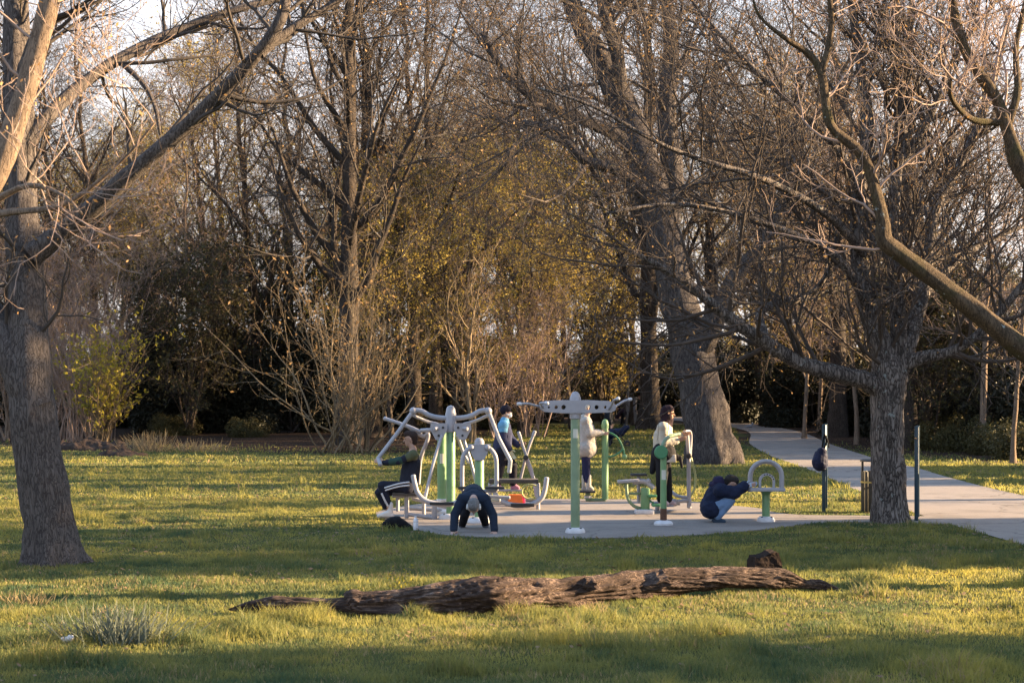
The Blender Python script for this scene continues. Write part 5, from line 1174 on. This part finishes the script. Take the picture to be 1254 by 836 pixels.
# ---- masked walker in the blue jacket
Y = 30.6; P = lambda a, b, d=0.0: W(a, b, Y + d)
J = dict(hd=P(620, 505), nk=P(618, 515), sL=P(616, 521, -.17), sR=P(618, 521, .17), eL=P(616, 538, -.21), eR=P(625, 536, .2), wL=P(624, 550, -.16), wR=P(634, 545, .16), ch=P(616.5, 530), pv=P(615.5, 551),
         hL=P(615, 554, -.09), hR=P(615.5, 554, .09), kL=P(611.5, 576, -.1), kR=P(628, 570, .12), aL=P(608.5, 593, -.12), aR=P(628.5, 592, .13), tL=P(614, 597.5, -.12), tR=P(634.5, 597, .13))
t, A = person('person', 'masked walker in black beanie and jacket with a light blue yoke on the walking trainer', J, (1, 0, 0), (0, 0, 1), M['skin'], hk=.95,
              hands=[hand_prims(P(624, 551, -.16), (.5, 0, -.8), (0.6, 0, .5), .4), hand_prims(P(634, 545, .16), (.9, 0, .2), (0, 0, 1), .8)])
lump('beanie', [('c', A(0, -.03, .045), A(0, .01, .055), .095, .088), ('c', A(0, -.01, .08), A(0, 0, .10), .07, .06)], cloth('black_knit', (.012, .01, .018)), t, .009, 2)
lump('face_mask', [('c', A(0, .06, -.02), A(0, .075, -.06), .045, .038), ('c', A(-.055, .02, -.035), A(0, .07, -.035), .018, .035), ('c', A(.055, .02, -.035), A(0, .07, -.035), .018, .035)], cloth('white_mask', (.72, .71, .72)), t, .008, 1)
top(J, t, 'jacket', cloth('navy_jacket', (.03, .035, .075)), .035)
mid = J['ch'].lerp(J['nk'], .5)
lump('yoke', [('c', J['sL'], J['sR'], .104, .104), ('c', mid, J['nk'], .12, .085)] + [('c', J['s' + s], J['s' + s].lerp(J['e' + s], .42), .093, .084) for s in 'LR'], cloth('light_blue_panel', (.13, .32, .50)), t, .009, 2, .01)
bottoms(J, t, 'trousers', cloth('black_walking_trousers', (.014, .014, .022)), .032, .96)
shoes(J, t, cloth('pink_and_white_trainer', (.45, .2, .27)), .044, 'trainer')
lump('glove', hand_prims(P(624, 551, -.17), (.5, 0, -.8), (0.6, 0, .5), .4, .2), cloth('cream_glove', (.50, .47, .30)), t, .007, 0)
lump('satchel', [('c', P(609, 545, .12), P(610, 537, .14), .09, .07)], M['bag_navy'], t, .01, 2, .02)

# ---- woman in the beige coat
Y = 31.4; P = lambda a, b, d=0.0: W(a, b, Y + d)
J = dict(hd=P(720, 499.5), nk=P(718.5, 510), sL=P(717.5, 516, -.17), sR=P(718.5, 516, .17), eL=P(722, 531, -.21), eR=P(724, 530, .2), wL=P(734, 530, -.13), wR=P(735, 529, .12), ch=P(717.5, 526), pv=P(717.5, 549),
         hL=P(717.5, 552, -.08), hR=P(717.5, 552, .08), kL=P(718.5, 573, -.08), kR=P(717, 573, .09), aL=P(721, 594.5, -.08), aR=P(715.5, 594, .09), tL=P(725, 598.5, -.08), tR=P(720, 598.5, .09))
t, A = person('person', 'woman in a beige coat and cream boots on the stepper, gripping the green post', J, (1, 0, 0), (0, 0, 1), M['skin'], hk=.97,
              hands=[hand_prims(P(735, 530, -.12), (1, 0, -.05), (0, 0, 1), .8), hand_prims(P(736, 529, .12), (1, 0, 0), (0, 0, 1), .8)])
lump('hat', [('c', A(0, -.035, .04), A(0, .0, .06), .097, .09), ('c', A(0, -.06, -.02), A(0, -.04, .04), .07, .08)], cloth('pale_woolly_hat', (.5, .49, .47)), t, .009, 2)
lump('face_mask', [('c', A(0, .06, -.02), A(0, .075, -.06), .045, .038)], cloth('white_face_mask', (.72, .71, .72)), t, .008, 1)
mid = J['ch'].lerp(J['nk'], .5)
c_ = cloth('beige_coat', (.38, .35, .32))
pr = [('c', J['sL'], J['sR'], .10, .10), ('c', J['ch'], mid, .175, .12), ('c', J['ch'], P(718.5, 549), .175, .205), ('c', P(718, 549, -.05), P(718, 549, .05), .2, .2), ('c', P(715, 512), P(713, 520), .09, .09)]
for s in 'LR': pr += limbs_(J, s, 'arm', .035, cut1=.85)
lump('coat', pr, c_, t, .011, 3, .02)
lump('mitten', [('c', P(733.5, 530.5, q * .13), P(738, 530, q * .12), .05, .042) for q in (-1, 1)], cloth('cream_mitten', (.5, .48, .42)), t, .009, 2)
bottoms(J, t, 'trousers', cloth('navy_leggings', (.02, .022, .06)), .012, .8)
shoes(J, t, cloth('cream_boot', (.42, .38, .33)), .052, 'boot', .17)

# ---- woman in the dark headscarf
Y = 28.1; P = lambda a, b, d=0.0: W(a, b, Y + d)
J = dict(hd=P(818.5, 506), nk=P(815, 516), sL=P(812, 523.5, -.19), sR=P(814, 523.5, .19), eL=P(813.5, 541.5, -.24), eR=P(818, 541, .23), wL=P(829, 539, -.18), wR=P(834, 533, .12), ch=P(812.5, 535), pv=P(812.5, 556),
         hL=P(812, 560, -.1), hR=P(812.5, 560, .1), kL=P(810, 588, -.12), kR=P(816, 588, .13), aL=P(810, 612, -.14), aR=P(818, 612, .15), tL=P(817, 616.5, -.14), tR=P(825, 616, .15))
t, A = person('person', 'woman in dark headscarf, glasses and cream jumper exercising on the cross trainer', J, (1, 0, -.02), (0, 0, 1), M['skin_tan'],
              hands=[hand_prims(P(829, 539, -.18), (1, 0, .3), (0, 0, 1), .8), hand_prims(P(835, 532, .12), (1, 0, .2), (0, 0, 1), .8)], bodyr=1.1)
lump('headscarf', [('c', A(0, -.04, .045), A(0, .01, .062), .098, .088), ('c', A(0, -.07, -.03), A(0, -.04, .04), .085, .09), ('c', A(-.045, .0, -.06), A(.045, .0, -.06), .062, .062), ('c', A(0, -.04, -.08), A(0, -.05, -.2), .085, .12), ('c', A(0, .03, -.125), A(0, .0, -.16), .06, .09)], cloth('dark_headscarf', (.022, .012, .018)), t, .009, 2, .012)
m = MB()
for s in (-1, 1): m.tube([A(.031 * s + .02 * math.cos(q), .094, .005 + .014 * math.sin(q)) for q in np.linspace(0, 6.283, 13)], .0035, 5, smooth=False)
for s in (-1, 1): m.tube([A(.052 * s, .092, .008), A(.078 * s, .01, .01)], .0035, 5)
m.build('glasses', M['black'], t)
cm = cloth('cream_jumper', (.42, .385, .32))
top(J, t, 'jumper', cm, .045, .9, hem=P(812.5, 551))
sk = cloth('black_cardigan', (.012, .012, .016))
lump('tied_cardigan', [('c', P(813, 554, -.08), P(813, 554, .08), .205, .205), ('c', P(804, 556), P(799, 577), .10, .05), ('c', P(824, 557, -.1), P(833, 562, -.12), .06, .045), ('c', P(833, 560, -.12), P(835, 572, -.12), .04, .02)], sk, t, .010, 2, .02)
bottoms(J, t, 'trousers', cloth('wide_black_trousers', (.012, .012, .016)), .042, .94)
shoes(J, t, cloth('pale_pink_trainer', (.5, .38, .40)), .047, 'trainer')
MB().box(P(822, 561, -.2), (.16, .05, .13)).build('waist_pouch', cloth('pale_pouch', (.5, .46, .42)), t)

# ---- person squatting at the arch handles
Y = 26.0; P = lambda a, b, d=0.0: W(a, b, Y + d)
J = dict(hd=P(895, 592), nk=P(885.5, 596), sL=P(882.5, 600, -.19), sR=P(884, 600, .19), eL=P(899, 603.5, -.2), eR=P(900, 602, .2), wL=P(913, 594.5, -.17), wR=P(914, 593.5, .02), ch=P(878.5, 606), pv=P(871.5, 621),
         hL=P(871, 622, -.1), hR=P(871, 622, .1), kL=P(894.5, 612.5, -.16), kR=P(893, 611, .16), aL=P(877.5, 634, -.12), aR=P(876, 634, .13), tL=P(886, 638.3, -.13), tR=P(885, 638, .14))
t, A = person('person', 'squatting person in a navy puffer jacket and jeans gripping the arch handle', J, (1, 0, -.45), (.5, 0, .9), M['skin'],
              hands=[hand_prims(P(913, 594.5, -.17), (1, 0, .15), (0, 0, 1), .9), hand_prims(P(914, 593.5, .02), (1, 0, .15), (0, 0, 1), .9)])
lump('hair', [('c', A(0, -.04, .05), A(0, .02, .07), .09, .08), ('c', A(0, -.07, -.02), A(0, -.05, .04), .065, .08)], plain('black_hair', (.015, .011, .01), .75, var=.4, scale=60, bmp=.01), t, .008, 1)
top(J, t, 'puffer_jacket', cloth('navy_puffer', (.013, .019, .045)), .055, .88, disp=.04, extra=[('c', P(870.5, 623, -.12), P(870.5, 621, .12), .15, .15)])
lump('hood', [('c', P(880, 590, -.06), P(880, 590, .06), .10, .10), ('b', P(876, 593), (.1, .14, .07))], cloth('navy_hood', (.02, .018, .05)), t, .011, 3, .03)
bottoms(J, t, 'jeans', cloth('blue_jeans', (.14, .22, .36)), .024, .93)
shoes(J, t, cloth('blue_black_trainer', (.03, .05, .08)), .046, 'trainer')
lump('glove', hand_prims(P(913, 594.5, -.17), (1, 0, .15), (0, 0, 1), .9, .2) + hand_prims(P(914, 593.5, .02), (1, 0, .15), (0, 0, 1), .9, .2), cloth('light_blue_glove', (.36, .47, .60)), t, .007, 0)

# ---- people far away at the end of the clearing
def far_person(label, px, Y, h, f, top_c, leg_c, stoop=0.0, extra=None):
    x = (px - 627) / 2000 * Y; z = float(gz(x, Y)); k = h / 1.7; Q = lambda a, b, c: Vector((x + a * k, Y + b * k, z + c * k)); s = stoop
    J = dict(hd=Q(.42 * s * f, 0, 1.58 - .45 * s), nk=Q(.3 * s * f, 0, 1.40 - .33 * s), sL=Q(.26 * s * f, -.18, 1.36 - .3 * s), sR=Q(.26 * s * f, .18, 1.36 - .3 * s), eL=Q(.3 * s * f - .03, -.24, 1.08 - .35 * s), eR=Q(.3 * s * f + .05, .24, 1.08 - .35 * s), wL=Q(.45 * s * f + .04 * f, -.2, .86 - .4 * s), wR=Q(.45 * s * f + .12 * f, .2, .88 - .4 * s),
             ch=Q(.15 * s * f, 0, 1.18 - .18 * s), pv=Q(-.05 * s * f, 0, .93 - .05 * s), hL=Q(-.05 * s * f, -.09, .9 - .05 * s), hR=Q(-.05 * s * f, .09, .9 - .05 * s), kL=Q(.06, -.1, .48), kR=Q(-.04, .1, .48), aL=Q(.1, -.11, .08), aR=Q(-.12, .12, .08), tL=Q(.1 + .14 * f, -.12, .045), tR=Q(-.12 + .14 * f, .12, .045))
    t, A = person('person', label, J, (f, 0, -.3 * s), (.3 * s * f, 0, 1), M['skin'], hands=[hand_prims(J['w' + a], (0.1 * f, 0, -1), (f, 0, 0), .4) for a in 'LR'])
    lump('hair', [('c', A(0, -.04, .05), A(0, .02, .07), .09, .08), ('c', A(0, -.06, -.02), A(0, -.05, .04), .065, .08)], M['bag_black'], t, .012, 1)
    top(J, t, 'jacket', cloth('far_jacket', top_c), .04); bottoms(J, t, 'trousers', cloth('far_trousers', leg_c), .03); shoes(J, t, M['bag_black'], .047)
    return t
far_person('far-off standing person in dark clothes right of the grey cabinet', 783.5, 90, 1.72, -1, (.016, .02, .018), (.014, .014, .018))
far_person('far-off stooping child in dark clothes left of the grey cabinet', 763, 90, 1.35, -1, (.03, .018, .03), (.014, .014, .018), .8)
far_person('far-off person in dark clothes behind the right end of the cross bar', 745, 66, 1.72, 1, (.012, .015, .022), (.012, .013, .018), .1)
# grey cabinet
c = P2(773.5, 93); z = float(gz(*c)); t = thing('utility_cabinet', 'plain grey cabinet between two far-off people', 'cabinet', (c[0], c[1], z))
MB().box((c[0], c[1], z + .72), (.62, .5, 1.5), bev=.03).build('body', plain('grey_cabinet', (.20, .21, .26), .6, var=.1, scale=3), t)
MB().box((c[0], c[1], z + 1.50), (.68, .56, .07), bev=.2).build('lid', plain('grey_cabinet_lid', (.26, .27, .32), .6), t)
MB().box((c[0] + .2, c[1] - .262, z + .8), (.03, .03, .12)).build('handle', M['black'], t)
# pushchair with dark bag near the far person
Y = 64; c = W(757, 545, Y); z = float(gz(0, Y)); t = thing('pushchair', 'dark folded pushchair in the shade behind the plain round green post', 'pushchair', (c.x, Y, z))
lump('seat', [('c', (c.x - .25, Y, z + .5), (c.x + .1, Y, z + .55), .2, .17), ('c', (c.x + .1, Y, z + .55), (c.x + .35, Y, z + .75), .16, .1)], M['bag_navy'], t, .02, 2, .04)
m = MB(); m.tube([(c.x - .4, Y - .2, z + .12), (c.x + .3, Y - .2, z + .9)], .018, 8).tube([(c.x + .35, Y - .2, z + .12), (c.x - .2, Y - .2, z + .7)], .018, 8).tube([(c.x - .4, Y + .2, z + .12), (c.x + .3, Y + .2, z + .9)], .018, 8).tube([(c.x + .35, Y + .2, z + .12), (c.x - .2, Y + .2, z + .7)], .018, 8); m.build('frame', M['black'], t)
for a in (-.4, .35):
    for b in (-.2, .2): MB().lathe((c.x + a, Y + b, z + .12), [(.06, -.02), (.11, -.02), (.12, 0), (.11, .02), (.06, .02)], 18, 'y').build('wheel', M['black'], t)
